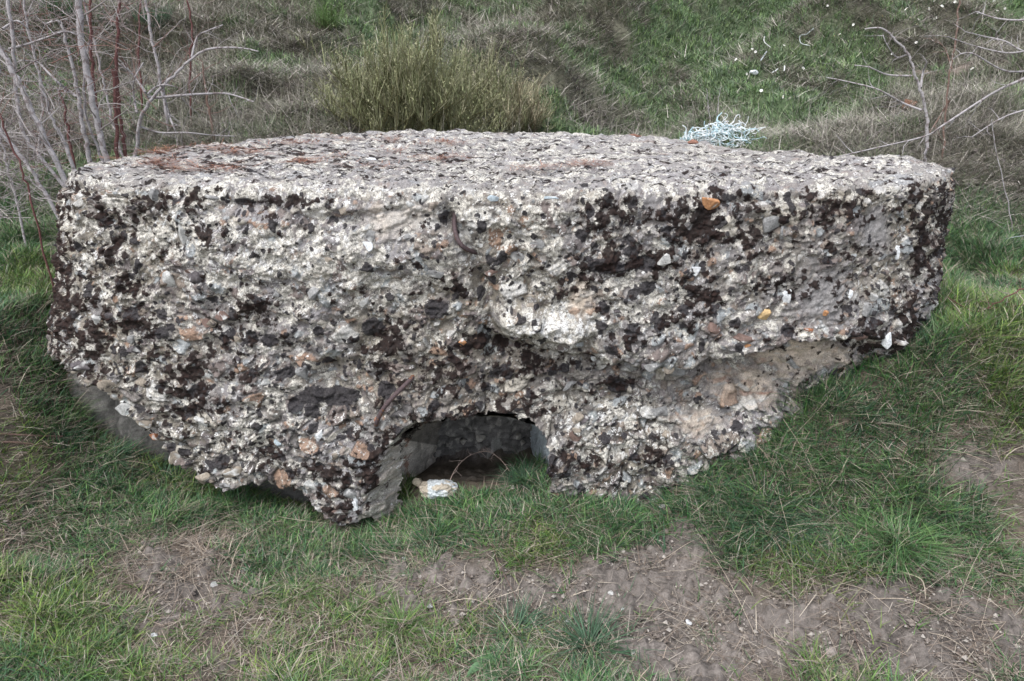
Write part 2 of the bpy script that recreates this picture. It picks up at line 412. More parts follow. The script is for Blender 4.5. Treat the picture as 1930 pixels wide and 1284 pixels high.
# smooth patches where the skin of the cast survives or where it broke away clean
smoothp = np.clip(blob([(1545, 552, 62, 55), (1655, 440, 42, 60), (1060, 350, 60, 10), (1230, 400, 20, 40, .7)]) * 1.6 - .35 + .25 * fE, 0, 1)
sandp = np.clip(blob([(1530, 685, 105, 42), (1440, 745, 95, 40), (1330, 800, 60, 28, .7), (1095, 560, 26, 40, .9), (752, 412, 62, 32, .9)]) * 1.8 - .55 + .55 * fE + .3 * fC, 0, 1)
sandlow = sandp * (px > 1150)
calm = np.clip(1 - .85 * smoothp - .32 * sandp, .12, 1)
# ledge line across the right half; below it the face is broken back
lx = [860, 930, 1000, 1110, 1250, 1390, 1500, 1630, 1700]; ly = [560, 640, 655, 672, 690, 672, 640, 628, 650]
ledge = np.interp(px, lx, ly) + 9 * fE
below = sstep(-4, 14, py - ledge) * sstep(850, 950, px) * (1 - sstep(1640, 1690, px)) * frontal
recess = below * (.075 + .07 * np.exp(-((px - 1480) / 150) ** 2)) * (1 - sstep(730, 900, py) * .8)
lx2 = [840, 880, 930, 1000, 1100]; ly2 = [470, 540, 620, 600, 560]
groove = np.exp(-((px - np.interp(py, [350, 420, 500, 560, 620, 680], [850, 848, 900, 920, 925, 960])) / 16) ** 2) * sstep(350, 420, py) * (1 - sstep(640, 700, py)) * frontal
slab = blob([(985, 605, 48, 22), (1060, 622, 55, 24)], 1.3)
upper = sstep(0, 16, (420 + 26 * fE - py)) * blob([(480, 380, 330, 60)], .8)
D = .034 * fA + .012 * fE - recess - .06 * groove + .085 * np.clip(slab * 2.2 - .3, 0, 1)
D = D - .035 * blob([(470, 386, 75, 14), (640, 410, 60, 13), (700, 640, 35, 25, .6), (1385, 385, 80, 16, .5)]) - .02 * blob([(755, 412, 60, 32)])
D = D + .03 * blob([(600, 480, 230, 45)]) + .02 * blob([(1000, 430, 110, 70)])
D = D - .045 * np.exp(-((px - (620 + (py - 700) * -.15)) / 22) ** 2) * sstep(660, 700, py) * (1 - sstep(730, 780, py)) * frontal
def stones(v, thr, hgt, tilt, seedrow=0):
    f1, f2, r, vec = v; on = (r[0] > thr)
    edge = np.clip((f2 - f1) / .22, 0, 1); dirn = np.stack([r[1] - .5, r[2] - .5, r[3] - .5], 1) * 2
    h = hgt * (.35 + r[1]) * edge ** .6 + tilt * (vec * dirn).sum(1) * edge
    return np.where(on, h, 0) , on & (edge > .3)
s1, on1 = stones(v1, .58, .013, .016); s2, on2 = stones(v2, .48, .0065, .007); s3, on3 = stones(v3, .4, .003, .0035)
low = sstep(560, 880, py) * frontal
D = D + calm * ((s1 * (.7 + .8 * low)) + s2 + s3) * (1 - .72 * istop)
pit = ((v2[2][0] < .13) & (v2[0] < .5)) * (1 - v2[0] * 1.6)
D = D - .014 * np.clip(pit, 0, 1) * calm + calm * (.008 * fB * (1 - istop) + .005 * fC + .0028 * fD) + .0035 * fD * (1 - calm) + .006 * fF * sandp
D = D + istop * (.006 * fbm(B, (8, 8, 8), 3, 120) + .004 * fC - .018 * fA)
rim = (N[:, 2] > .1) & (N[:, 2] < .99)
D = D - rim * .02 * np.clip(fE + .2, 0, 1)

# embrasure opening and lower broken edge
OPEN = [(742, 1120), (744, 985), (747, 925), (750, 868), (760, 836), (795, 808), (840, 795), (900, 791), (960, 795), (1004, 806), (1026, 822), (1034, 860), (1040, 1120)]
jx = px + 7 * fC + 4 * fD; jy = py + 7 * fE + 5 * fD
lowx = [60, 130, 200, 260, 330, 380, 480, 560, 600, 650, 690, 760]; lowy = [640, 700, 748, 805, 872, 918, 912, 925, 950, 985, 975, 1100]
lowcurve = np.interp(px, lowx, lowy) + 10 * fE + 7 * fC
under = sstep(0, 5, py - lowcurve) * (px < 760) * sstep(60, 110, px) * np.clip(-N[:, 1] * 3 , 0, 1) * isface
cheek = np.exp(-((px - np.interp(py, [780, 830, 900, 990], [790, 735, 700, 670])) / 26) ** 2) * sstep(770, 810, py) * frontal
L1 = np.interp(py, [780, 800, 850, 910, 1000], [800, 768, 722, 698, 664]); L2 = np.interp(py, [780, 800, 836, 900, 1000], [810, 800, 762, 748, 744])
ramp = np.clip((px + 4 * fC - L1) / np.maximum(L2 - L1, 8), 0, 1) * sstep(792, 815, py) * frontal * (px < 830)
D = D - .14 * ramp; calmc = ramp * sstep(0, .25, ramp)
D = D * (1 - under) + (-.20 + .012 * fE + .004 * fC) * under
V = B + N * D[:, None]
# --- colour (true surface colours: cement, aggregate, lichen, moss, soil)
def lerp(a, b, t): t = np.clip(t, 0, 1)[:, None]; return a * (1 - t) + np.asarray(b, np.float32) * t
C = np.tile(np.array([.24, .218, .182], np.float32), (len(B), 1)) * (1 + .28 * fC + .25 * fD)[:, None]
C = lerp(C, [.30, .29, .315], np.clip(.5 + fA * .9 + .5 * fE, 0, 1) * .7)
C = lerp(C, np.array([.20, .175, .155]), np.clip(blob([(850, 730, 130, 60), (1250, 700, 200, 60), (960, 680, 90, 40)]) * .8 + .4 * fE, 0, 1) * .7)
pal = np.array([[.19, .18, .18], [.26, .24, .22], [.15, .13, .13], [.42, .39, .34], [.50, .49, .47], [.24, .20, .17], [.22, .20, .19], [.27, .18, .13], [.28, .30, .31], [.17, .14, .13]], np.float32)
for v, on, amt in ((v3, on3, .7), (v2, on2, .85), (v1, on1, .9)):
    pc = pal[np.clip((v[2][3] * 10).astype(int), 0, 9)] * (.8 + .4 * v[2][2])[:, None]
    C = np.where((on & (v[2][2] > .35))[:, None], C * (1 - amt) + pc * amt * (1 + .2 * fD)[:, None], C)
    gap = on & (((v[1] - v[0]) < .10))
    C = np.where((gap)[:, None], C * .55, C)
# darker aggregate seams low on the face
seam = np.clip(1 - (v1[1] - v1[0]) / .14, 0, 1) * (v1[2][0] > .3) * sstep(620, 800, py) * frontal * (1 - sandp)
C = C * (1 - .75 * seam)[:, None]
wz = blob([(520, 470, 230, 60), (360, 440, 90, 70), (1040, 612, 95, 28, 2.2), (1150, 810, 90, 50), (430, 800, 160, 60, .7), (600, 360, 420, 26), (1000, 440, 120, 80, .7), (1230, 560, 120, 60, .5), (1000, 780, 150, 30, .4), (170, 480, 60, 140, .5), (640, 520, 120, 50, .8)])
brownz = blob([(850, 740, 170, 70), (1260, 720, 170, 40, .8), (1560, 480, 150, 120, .4), (480, 400, 90, 14), (260, 780, 120, 60, .5)])
wF = fbm(Bw, 26, 4, 201, .66) + .50 * wz + .14 * istop - .19 - .45 * brownz - 1.6 * sandp - .9 * smoothp - .6 * seam
wF2 = fbm(B, 70, 3, 202, .7) + .35 * wz - .62 - .3 * brownz - 1.2 * sandp - .6 * smoothp
C = lerp(C, np.array([.36, .40, .41]), np.clip((fbm(B, 9, 3, 203) - .75) * 8, 0, 1) * .6)
C = lerp(C, np.array([.285, .275, .275]), smoothp * .9); C = C * (1 + .16 * fD * smoothp)[:, None]
st_ = fbm(Bw, (7, 7, 60), 4, 231, .6)
sc_ = np.array([.60, .51, .42]) * (1 + .28 * st_ + .15 * fC)[:, None]
sc_ = np.where((st_ > .55)[:, None], np.array([.60, .57, .53]), sc_)
sand_k = sandp * np.where(on2 & (v2[2][2] > .55), .35, .85)
C = C * (1 - sand_k)[:, None] + sc_ * sand_k[:, None]
C = lerp(C, np.array([.55, .53, .50]), blob([(752, 412, 60, 30)]) * .6)
C = lerp(C, np.array([.30, .16, .11]), sandp * np.clip((fbm(B, (9, 9, 30), 3, 210) - .6) * 4, 0, 1) * .8)
MZ = [(1150, 400, 42, 50), (1310, 420, 58, 75), (1150, 495, 48, 28), (1235, 488, 55, 22), (1330, 545, 50, 50), (1400, 450, 35, 60), (1450, 540, 60, 26), (1600, 385, 50, 26), (1730, 370, 26, 40),
      (1560, 430, 14, 50), (1700, 610, 24, 50), (1740, 480, 14, 70), (1640, 640, 40, 30), (1690, 650, 40, 40), (280, 388, 40, 34), (215, 410, 40, 14), (370, 385, 24, 40), (400, 432, 30, 16), (200, 480, 22, 20), (235, 545, 40, 26),
      (262, 605, 30, 30), (490, 575, 44, 40), (345, 700, 60, 30), (385, 760, 55, 40), (470, 705, 30, 18), (740, 650, 34, 50), (800, 500, 24, 50), (900, 655, 24, 30), (840, 720, 34, 44), (950, 670, 50, 16), (1000, 700, 55, 26),
      (760, 830, 60, 28), (700, 900, 20, 50), (650, 950, 45, 26), (1060, 860, 16, 30), (1100, 878, 70, 16), (1240, 870, 26, 40), (1165, 740, 40, 26), (620, 880, 80, 26, .8), (900, 780, 150, 16, .8), (560, 380, 40, 10), (650, 340, 30, 8), (330, 340, 60, 9, .8), (1200, 640, 70, 10, .7),
      (700, 490, 60, 12, .8), (860, 540, 40, 30, .8), (1060, 540, 30, 16, .7), (1290, 600, 60, 20, .8), (430, 640, 40, 24, .7), (540, 640, 40, 30, .6), (300, 480, 30, 20, .7), (600, 640, 30, 14, .6), (520, 860, 80, 26, .7), (1640, 470, 40, 14, .7), (170, 620, 30, 90, .8), (130, 348, 30, 16, .8), (1785, 345, 22, 30), (108, 450, 18, 80), (108, 570, 20, 60), (1790, 440, 16, 60), (1500, 400, 60, 14, .7)]
mz = blob([(a, b, c * 1.25, d * 1.25) + tuple(e) for a, b, c, d, *e in MZ])
leftwall = np.clip(-N[:, 0] * 1.4 - .1, 0, 1) * isface; rightwall = np.clip(N[:, 0] * 1.6 - .1, 0, 1) * isface
mn = fbm(Bw, 11, 4, 301, .6); mn2 = fbm(B, 34, 3, 302, .65); mn3 = fbm(B, (30, 30, 9), 3, 303)
v6 = voro(B + wq * .7, 31, 16)
mossF = mz * .92 + .34 * mn + .62 * mn2 + 1.25 * (.44 - v6[0]) * (v6[2][0] > .15) - .9 * (v6[2][0] <= .15) - .50 + .22 * fbm(B, 3.5, 2, 371) - .35 * blob([(640, 490, 150, 50), (1000, 400, 100, 60), (1060, 620, 80, 30)]) + leftwall * (.38 + .5 * mn3) + rightwall * (.28 + .4 * mn3) * sstep(300, 420, py) - .25 * istop
dens = fbm(B, 4.5, 3, 311) * .5 + .08 + mz * .6 + .25 * np.clip(mn, -1, 1) - .45 * blob([(640, 500, 190, 60), (520, 350, 300, 22), (1000, 400, 120, 70), (420, 470, 60, 40), (1545, 552, 80, 70), (1060, 620, 90, 36)]) + .25 * leftwall
on4 = v4[2][0] < .28 + .55 * dens; on5 = v5[2][0] < .30 + .6 * dens
sp1 = np.where(on4, (.50 * v4[2][1] ** 1.5 + .12 - v4[0] + .16 * fC + .12 * mn2) * 2.2, -1)
sp2 = np.where(on5, (.44 * v5[2][1] + .10 - v5[0] + .14 * fC) * 2.0, -1)
bigs = (blob([(702, 620, 26, 21), (822, 582, 26, 22, .9), (560, 760, 20, 16), (640, 748, 36, 18), (725, 735, 16, 18), (245, 596, 18, 18), (305, 628, 17, 14), (545, 700, 16, 12), (1480, 620, 16, 12), (460, 380, 22, 8), (380, 735, 22, 16), (590, 745, 30, 18), (1140, 500, 40, 18), (1215, 495, 36, 16), (1170, 740, 22, 18), (510, 640, 18, 14), (420, 870, 18, 14)], 1.0) - .40 + .12 * fC) * 2
spotF = np.maximum(np.maximum(sp1, sp2), bigs) - 1.2 * sandp - .5 * smoothp - .45 * istop
moss = np.clip(mossF * 6, 0, 1); spots = np.clip(spotF * 5, 0, 1)
warmth = np.clip(.30 + mn2 * .5 + .5 * leftwall + .25 * mz, 0, 1)
# weathered top: pale grey, orange needle dust on the left
C = lerp(C, np.array([.30, .288, .29]), istop * .6)
rt = fbm(B, (22, 44, 1), 4, 401, .72)
mossF = np.maximum(mossF, istop * (rt * 1.1 - .32 + .28 * np.exp(-((px - 450) / 380) ** 2 - ((py - 300) / 30) ** 2)) - (1 - istop))
wF = wF + istop * (.25 * fbm(B, (30, 60, 1), 3, 402, .7))
# lower cast foot on the left (plain cement under the broken edge)
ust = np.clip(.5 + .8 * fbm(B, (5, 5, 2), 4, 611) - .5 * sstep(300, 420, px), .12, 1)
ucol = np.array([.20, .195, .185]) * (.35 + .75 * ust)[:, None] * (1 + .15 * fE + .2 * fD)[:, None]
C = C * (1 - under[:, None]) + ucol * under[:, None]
C = np.clip(C, .01, .85)
ck = np.clip(ramp * 3, 0, 1); mossF = mossF - ck * np.where(py > 850, .75, .1); spotF = spotF - ck * .7; wF = wF - .15 * ck
C = C * (1 - .7 * ck)[:, None] + (np.array([.40, .37, .33]) * (1 + .25 * fB + .2 * fD)[:, None]) * (.7 * ck)[:, None]
mossF = mossF - under * 2; spotF = spotF - under * 2; wF = wF - under * 2; wF2 = wF2 - under * 2
FLD = np.stack([wF, wF2, mossF, spotF, warmth], 1)
mfine = fbm(B, 140, 2, 777)
V = V + N * ((moss * (.003 + .003 * mn2 + .0035 * mfine) + spots * (.003 + .002 * mfine)) * (1 - under))[:, None]
hole = inpoly(jx, jy, OPEN) & isface & (N[:, 1] < -.5)
deep = (V[:, 2] < -.44) & isface
idx = np.arange(nrow * nu).reshape(nrow, nu)
a = idx[:-1, :]; b_ = np.roll(idx, -1, 1)[:-1, :]; c = np.roll(idx, -1, 1)[1:, :]; d = idx[1:, :]
BF = np.stack([a.ravel(), b_.ravel(), c.ravel(), d.ravel()], 1)
BF = BF[~(hole[BF].any(1))]
# close the crown
last = idx[-1]
e1 = V[BF[:1, 1]] - V[BF[:1, 0]]; e2 = V[BF[:1, 3]] - V[BF[:1, 0]]
if (np.cross(e1, e2) * N[BF[:1, 0]]).sum() < 0: BF = BF[:, ::-1]
V = np.vstack([V, [[cxy[0], cxy[1], TOPZ + float(np.mean(V[last, 2] - TOPZ))]]]); C = np.vstack([C, [[.35, .34, .34]]]); FLD = np.vstack([FLD, FLD[-1:]])
bunker = empty('concrete_bunker', (0, 3.0, -.3))
tag(bunker, 'squat weathered concrete pillbox with a low opening, crusted in white lichen and dark moss', 'bunker')
ctr = len(V) - 1
tri = np.stack([last, np.roll(last, -1), np.full(nu, ctr), np.full(nu, ctr)], 1)
Vw = V - np.array([0, 3.0, -.3])
body = npmesh('body', Vw, BF, M_body, bunker, C, True)
addfld(body, FLD)
body['label'] = 'thick broken concrete block packed with exposed rough stones'
tm = npmesh('roof_centre', (np.vstack([V[last], V[ctr:ctr + 1]]) - np.array([0, 3.0, -.3])), np.stack([np.arange(nu), np.roll(np.arange(nu), -1), np.full(nu, nu)], 1), M_body, bunker, np.vstack([C[last], C[ctr:ctr + 1]]), True); addfld(tm, np.vstack([FLD[last], FLD[ctr:ctr + 1]]))
FV = V[:-1]; fpx, fpy = proj(FV); fsel = np.where(isface & (N[:, 1] < -.3) & (under < .3) & (~hole))[0]
def face_pt(x, y):
    k = fsel[np.argmin((fpx[fsel] - x) ** 2 + (fpy[fsel] - y) ** 2)]
    return Vector(FV[k].tolist()), Vector(N[k].tolist())
def top_pt(x, y, off=0): return at_z(x, y, TOPZ + .005 + off)

# embrasure lining: flared cheeks, ceiling, back of packed rubble
def lining():
    A = [(722, 1060), (728, 985), (732, 920), (738, 862), (750, 826), (786, 799), (840, 788), (900, 783), (960, 787), (1006, 798), (1032, 814), (1040, 860), (1046, 1060)]
    Bk = [(816, 1010), (820, 950), (825, 900), (828, 870), (831, 840), (834, 800), (850, 772), (900, 768), (950, 768), (990, 772), (1000, 800), (1002, 850), (1002, 1010)]
    ra = [at_y(x, y, 3.06 + .07 * float(sstep(800, 740, x))) for x, y in A]; rb = [at_y(x, y, 3.52) for x, y in Bk]
    # densify around
    def dens(r): 
        out = []
        for i in range(len(r) - 1):
            for j in range(14): out.append(r[i].lerp(r[i + 1], j / 14))
        return out + [r[-1]]
    ra, rb = dens(ra), dens(rb); n = len(ra); m = 70
    Vl = np.array([[tuple(ra[i].lerp(rb[i], t)) for i in range(n)] for t in np.linspace(0, 1, m)], np.float32).reshape(-1, 3)
    Cn = Vl.reshape(m, n, 3).mean(1, keepdims=True); out = Vl.reshape(m, n, 3) - Cn; out[:, :, 1] = 0
    out = (out / np.linalg.norm(out, axis=2, keepdims=True)).reshape(-1, 3)
    q1 = fbm(Vl, 14, 4, 501); q2 = fbm(Vl, (20, 20, 60), 3, 502); q3 = fbm(Vl, (50, 8, 14), 4, 503)
    q6 = fbm(Vl, (30, 30, 12), 4, 511, .65)
    Vl = Vl + out * (.016 * q1 + .007 * q2 + .006 * q6)[:, None]
    rr = np.tile(np.arange(n), m) / n; tt = np.repeat(np.linspace(0, 1, m), n)
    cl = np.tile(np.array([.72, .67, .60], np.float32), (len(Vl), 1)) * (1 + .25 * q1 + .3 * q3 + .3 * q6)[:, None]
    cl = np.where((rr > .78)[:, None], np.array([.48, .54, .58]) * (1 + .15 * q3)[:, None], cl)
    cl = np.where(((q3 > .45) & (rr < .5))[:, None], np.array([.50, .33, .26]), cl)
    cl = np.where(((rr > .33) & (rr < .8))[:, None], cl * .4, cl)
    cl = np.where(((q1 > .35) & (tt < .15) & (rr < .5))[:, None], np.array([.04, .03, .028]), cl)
    I = np.arange(m * n).reshape(m, n)
    Fl = np.stack([I[:-1, :-1].ravel(), I[1:, :-1].ravel(), I[1:, 1:].ravel(), I[:-1, 1:].ravel()], 1)
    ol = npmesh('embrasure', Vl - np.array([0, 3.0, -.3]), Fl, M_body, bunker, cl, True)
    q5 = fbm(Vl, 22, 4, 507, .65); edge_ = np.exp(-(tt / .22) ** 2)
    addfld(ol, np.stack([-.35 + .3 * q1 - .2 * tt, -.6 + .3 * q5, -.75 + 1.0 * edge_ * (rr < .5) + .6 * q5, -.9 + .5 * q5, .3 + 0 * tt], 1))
    # back wall
    U, W = np.meshgrid(np.linspace(-.42, .16, 90), np.linspace(-.6, .62, 140)); Pb = np.stack([U.ravel(), np.full(U.size, 3.50), W.ravel()], 1)
    z1 = voro(Pb, 16, 33); s_, _o = stones(z1, .5, .02, .03); q = fbm(Pb, (12, 12, 40), 4, 504)
    qf = fbm(Pb, (40, 40, 90), 4, 509, .65); z3 = voro(Pb, 42, 37); s3_, o3_ = stones(z3, .5, .008, .010)
    Pb[:, 1] -= s_ + .02 * q + .012 * qf + s3_
    cb = np.array([.15, .145, .14]) * (1 + .35 * q + .5 * qf)[:, None]; cb = np.where((o3_ & (z3[2][1] > .72))[:, None], np.array([.30, .29, .27]), cb); cb = np.where((_o & (z1[2][1] > .85))[:, None], np.array([.34, .34, .32]), cb)
    J = np.arange(U.size).reshape(U.shape)
    Fb = np.stack([J[:-1, :-1].ravel(), J[:-1, 1:].ravel(), J[1:, 1:].ravel(), J[1:, :-1].ravel()], 1)
    o = npmesh('rubble_wall', Pb - np.array([0, 3.0, -.3]), Fb, M_conc, bunker, cb, True)
    o['label'] = 'dark packed rubble closing the back of the opening'
lining()

# ------------------------------------------------------------------ stones
def rock_mesh(seed, sx, sy, sz, colr, pts=14, bev=.08):
    r = random.Random(seed); bm = bmesh.new()
    for i in range(pts):
        v = Vector((r.gauss(0, 1), r.gauss(0, 1), r.gauss(0, 1))).normalized() * r.uniform(.8, 1.05); bm.verts.new((v.x * sx, v.y * sy, v.z * sz))
    res = bmesh.ops.convex_hull(bm, input=bm.verts)
    bmesh.ops.delete(bm, geom=[g for g in set(res['geom_interior'] + res['geom_unused']) if isinstance(g, bmesh.types.BMVert)], context='VERTS')
    bmesh.ops.bevel(bm, geom=list(bm.edges), offset=bev * min(sx, sy, sz), segments=2, affect='EDGES', clamp_overlap=True)
    bmesh.ops.subdivide_edges(bm, edges=list(bm.edges), cuts=1)
    bmesh.ops.triangulate(bm, faces=bm.faces)
    bm.normal_update()
    Vv = np.array([tuple(v.co) for v in bm.verts], np.float32); Ff = np.array([[v.index for v in f.verts] for f in bm.faces], np.int32) if bm.faces else None
    bm.verts.index_update(); Ff = np.array([[v.index for v in f.verts] for f in bm.faces], np.int32)
    bm.free()
    s = max(sx, sy, sz); q = fbm(Vv + seed, 2.2 / s, 3, seed)
    Vv = Vv * (1 + .07 * q)[:, None]
    q2 = fbm(Vv + seed * 3, 3.5 / s, 3, seed + 5)
    cl = np.array(colr)[None, :] * (1 + .25 * q2)[:, None]
    return Vv, Ff, cl
STC = {'orange': (.42, .22, .11), 'grey': (.24, .24, .24), 'pale': (.45, .45, .44), 'white': (.62, .64, .66), 'brown': (.16, .11, .095), 'yellow': (.50, .36, .19), 'dark': (.10, .09, .095), 'tan': (.27, .235, .195), 'blue': (.36, .42, .46), 'rust': (.30, .13, .07)}
HERO = [(1340, 382, 26, 17, 'orange', .5), (1455, 425, 30, 27, 'grey', 0), (1440, 592, 17, 20, 'yellow', .4), (318, 530, 17, 30, 'pale', .1), (1692, 476, 8, 20, 'white', -.1), (592, 552, 19, 19, 'grey', 0), (1253, 490, 24, 15, 'pale', -.4),
        (1312, 512, 20, 12, 'white', 0), (1210, 597, 18, 14, 'white', .2), (1405, 637, 32, 13, 'brown', 0), (1342, 622, 22, 18, 'brown', .2), (1406, 655, 17, 8, 'orange', -.2), (1445, 648, 13, 8, 'white', .2), (975, 484, 27, 13, 'grey', .2),
        (1015, 462, 24, 16, 'grey', -.2), (930, 512, 24, 14, 'brown', -.5), (872, 645, 25, 11, 'orange', -.2), (1280, 690, 15, 9, 'rust', .1), (205, 728, 26, 20, 'tan', .4), (152, 694, 24, 20, 'dark', .3), (236, 772, 28, 15, 'pale', .2),
        (272, 797, 20, 17, 'tan', 0), (293, 820, 13, 13, 'rust', .5), (330, 858, 22, 25, 'tan', 0), (386, 902, 22, 17, 'tan', 0), (440, 888, 30, 15, 'tan', -.3), (424, 915, 18, 9, 'grey', 0), (500, 716, 28, 14, 'pale', -.3), (572, 702, 22, 30, 'grey', .5),
        (602, 818, 10, 18, 'white', .4), (525, 832, 13, 15, 'blue', 0), (583, 915, 20, 15, 'pale', 0), (660, 930, 20, 16, 'grey', 0), (640, 965, 22, 18, 'brown', .2), (670, 950, 9, 24, 'white', .1), (800, 367, 17, 12, 'pale', 0), (1620, 635, 20, 12, 'brown', 0),
        (1520, 620, 18, 10, 'rust', .4), (1165, 588, 12, 11, 'dark', 0), (1260, 697, 15, 12, 'tan', 0), (1230, 690, 22, 16, 'grey', 0), (1190, 690, 20, 14, 'grey', .3), (1100, 690, 20, 10, 'tan', 0), (270, 720, 22, 14, 'tan', .5), (300, 700, 20, 14, 'grey', -.5),
        (380, 795, 24, 13, 'pale', .5), (345, 440, 14, 30, 'pale', .1), (290, 352, 14, 17, 'grey', 0), (410, 372, 30, 10, 'grey', .1), (930, 365, 18, 11, 'blue', 0), (1040, 340, 20, 6, 'blue', 0), (1555, 590, 10, 9, 'orange', 0),
        (1480, 560, 17, 22, 'white', .1), (1600, 555, 9, 22, 'white', .2), (1645, 560, 14, 16, 'pale', 0), (1660, 700, 14, 18, 'white', 0), (1675, 640, 12, 24, 'white', .1), (700, 300, 14, 6, 'white', 0), (710, 790, 10, 8, 'rust', 0), (180, 600, 12, 14, 'pale', 0),
        (860, 600, 14, 10, 'grey', 0), (1000, 560, 18, 9, 'tan', 0), (1130, 850, 14, 9, 'tan', .6), (1090, 790, 18, 22, 'tan', 0), (520, 560, 13, 13, 'grey', 0), (450, 640, 12, 14, 'tan', 0), (400, 610, 14, 12, 'tan', 0)]
hr = random.Random(5)
for q in range(34):
    a_, b_ = hr.choice([(hr.uniform(180, 700), hr.uniform(560, 900)), (hr.uniform(900, 1650), hr.uniform(380, 700)), (hr.uniform(160, 850), hr.uniform(380, 640)), (hr.uniform(1060, 1300), hr.uniform(700, 880))])
    if b_ < np.interp(a_, [130, 330, 480, 650, 1100, 1300, 1650], [660, 830, 880, 920, 850, 830, 640]): HERO.append((a_, b_, hr.uniform(11, 24), hr.uniform(9, 20), hr.choice(['grey', 'grey', 'tan', 'pale', 'dark', 'brown', 'white', 'grey']), hr.uniform(-.8, .8)))
for i, (x, y, rx, ry, cn, rot) in enumerate(HERO):
    p, n = face_pt(x, y) if y > 335 else (top_pt(x, y), Vector((0, 0, 1)))
    s = (p - Vector((0, 0, CAMZ))).length / FPX * .86
    Vv, Ff, cl = rock_mesh(100 + i, rx * s, max(min(rx, ry) * s * .8, .012), ry * s, STC[cn], 12)
    lich = fbm(Vv + i, 60, 3, i); cl = np.where((lich > .55)[:, None], np.array([.55, .55, .54]), cl)
    if cn in ('grey', 'dark', 'tan'): cl = np.where((lich < -.6)[:, None], np.array([.05, .045, .045]), cl)
    o = npmesh('embedded_stone', Vv, Ff, M_stone, bunker, cl, False)
    o.location = p - Vector(bunker.location) - n * .003; o.rotation_euler = (0, rot, 0)
# back rubble stones in the opening
for i, (x, y, s) in enumerate([(905, 826, 14), (873, 832, 8), (975, 822, 10), (985, 836, 7)]):
    p = at_y(x, y, 3.475); k = 3.6 / FPX; Vv, Ff, cl = rock_mesh(300 + i, s * k, .03, s * k * .8, (.45, .43, .39), 11)
    o = npmesh('embedded_stone', Vv, Ff, M_stone, bunker, cl, False); o.location = p - Vector(bunker.location)
# reinforcing bars
def bar(pts, r, lab):
    path = []
    for (x, y, off) in pts:
        p, n = face_pt(x, y); path.append(p + n * off)
    t = TB(); sp = smooth_path(path, 6); t.tube(sp, [r] * len(sp), 10, (1, 1, 1))
    o = t.build('reinforcing_bar', M_steel, bunker); o['label'] = lab
bar([(862, 392, -.02), (857, 412, .015), (861, 438, .03), (873, 460, .035), (893, 474, .012), (904, 478, -.03)], .0085, 'rusty bent bar hooked out of the upper face')
bar([(782, 708, -.02), (772, 715, .02), (750, 735, .045), (730, 758, .05), (715, 784, .035), (710, 800, .01)], .009, 'rusty bent bar sticking out above the opening')

# ================================================================== BLADES
def blades(n, x, y, z, L, wid, lean, az, bend, colr, segs=3, droop=.35, tipf=.12, wz=None):
    s = np.linspace(0, 1, segs + 1)[None, :]
    dx, dy = np.cos(az)[:, None], np.sin(az)[:, None]
    hor = L[:, None] * (np.sin(lean)[:, None] * s + bend[:, None] * s * s)
    ver = L[:, None] * (np.cos(lean)[:, None] * s - droop * bend[:, None] * s * s)
    cx_ = x[:, None] + dx * hor; cy_ = y[:, None] + dy * hor; cz_ = z[:, None] + ver
    wa = az + rng.uniform(.6, 2.5, n); wx, wy = np.cos(wa)[:, None], np.sin(wa)[:, None]
    ww = (wid[:, None] * .5) * np.clip(1.0 - s ** 2, tipf, 1)
    Vb = np.stack([np.stack([cx_ - wx * ww, cy_ - wy * ww, cz_], 2), np.stack([cx_ + wx * ww, cy_ + wy * ww, cz_], 2)], 2)  # n,segs+1,2,3
    base = (np.arange(n) * (segs + 1) * 2)[:, None]; k = (np.arange(segs) * 2)[None, :]
    q = base + k
    Fq = np.stack([q, q + 1, q + 3, q + 2], 2).reshape(-1, 4)
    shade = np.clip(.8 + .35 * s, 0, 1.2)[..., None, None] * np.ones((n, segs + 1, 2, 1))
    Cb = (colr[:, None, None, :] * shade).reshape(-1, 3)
    return Vb.reshape(-1, 3), Fq, Cb
def inside_block(x, y, marg=0.0):
    o = np.stack([oxs, oys], 1)[::6]
    return inpoly(x, y, [tuple(p) for p in (np.array([0, 3.9]) + (o - np.array([0, 3.9])) * (1 - marg))])
def scatter(N0, xr, yr, keep, far=False):
    if far:
        yy = 1 / rng.uniform(1 / yr[1], 1 / yr[0], N0); xx = rng.uniform(-1, 1, N0) * (.88 * yy + .8)
    else:
        xx = rng.uniform(xr[0], xr[1], N0); yy = rng.uniform(yr[0], yr[1], N0)
    k = keep(xx, yy); return xx[k], yy[k]
GREENS = np.array([[.085, .17, .065], [.055, .12, .06], [.13, .225, .07], [.038, .085, .045], [.125, .18, .09], [.06, .15, .045]])
STRAWS = np.array([[.38, .31, .25], [.50, .44, .36], [.25, .20, .16], [.20, .155, .125], [.37, .33, .29]])
GREYS = np.array([[.17, .165, .13], [.235, .215, .19], [.125, .105, .10], [.15, .155, .11], [.31, .285, .26], [.10, .105, .075]])
def inview(x, y, m=420):
    a, b = proj(np.stack([x, y, ground(x, y)], 1)); return (a > -m) & (a < 1930 + m) & (b < 1284 + m)
def nearkeep_g(x, y):
    g, d, s, f = masks(x, y); b = inside_block(x, y, .0)
    und = ((np.abs(x - (-1.35)) < .5) & (y < 3.2)) | ((x > .45) & (y < 3.12)) | ((x > 1.45) & (y < 3.3)) | ((x < -1.6) & (y < 3.3)); emb = (x > -.62) & (x < .17) & (y < 3.2)
    dk_ = (x > -.46) & (x < .02) & (y > 2.94 + .15 * np.clip(x + .3, 0, 1))
    return (~dk_) & inview(x, y) & (rng.uniform(0, 1, len(x)) < np.clip(g * 1.2 - .22, 0.03, 1)) & (~b | und | emb)
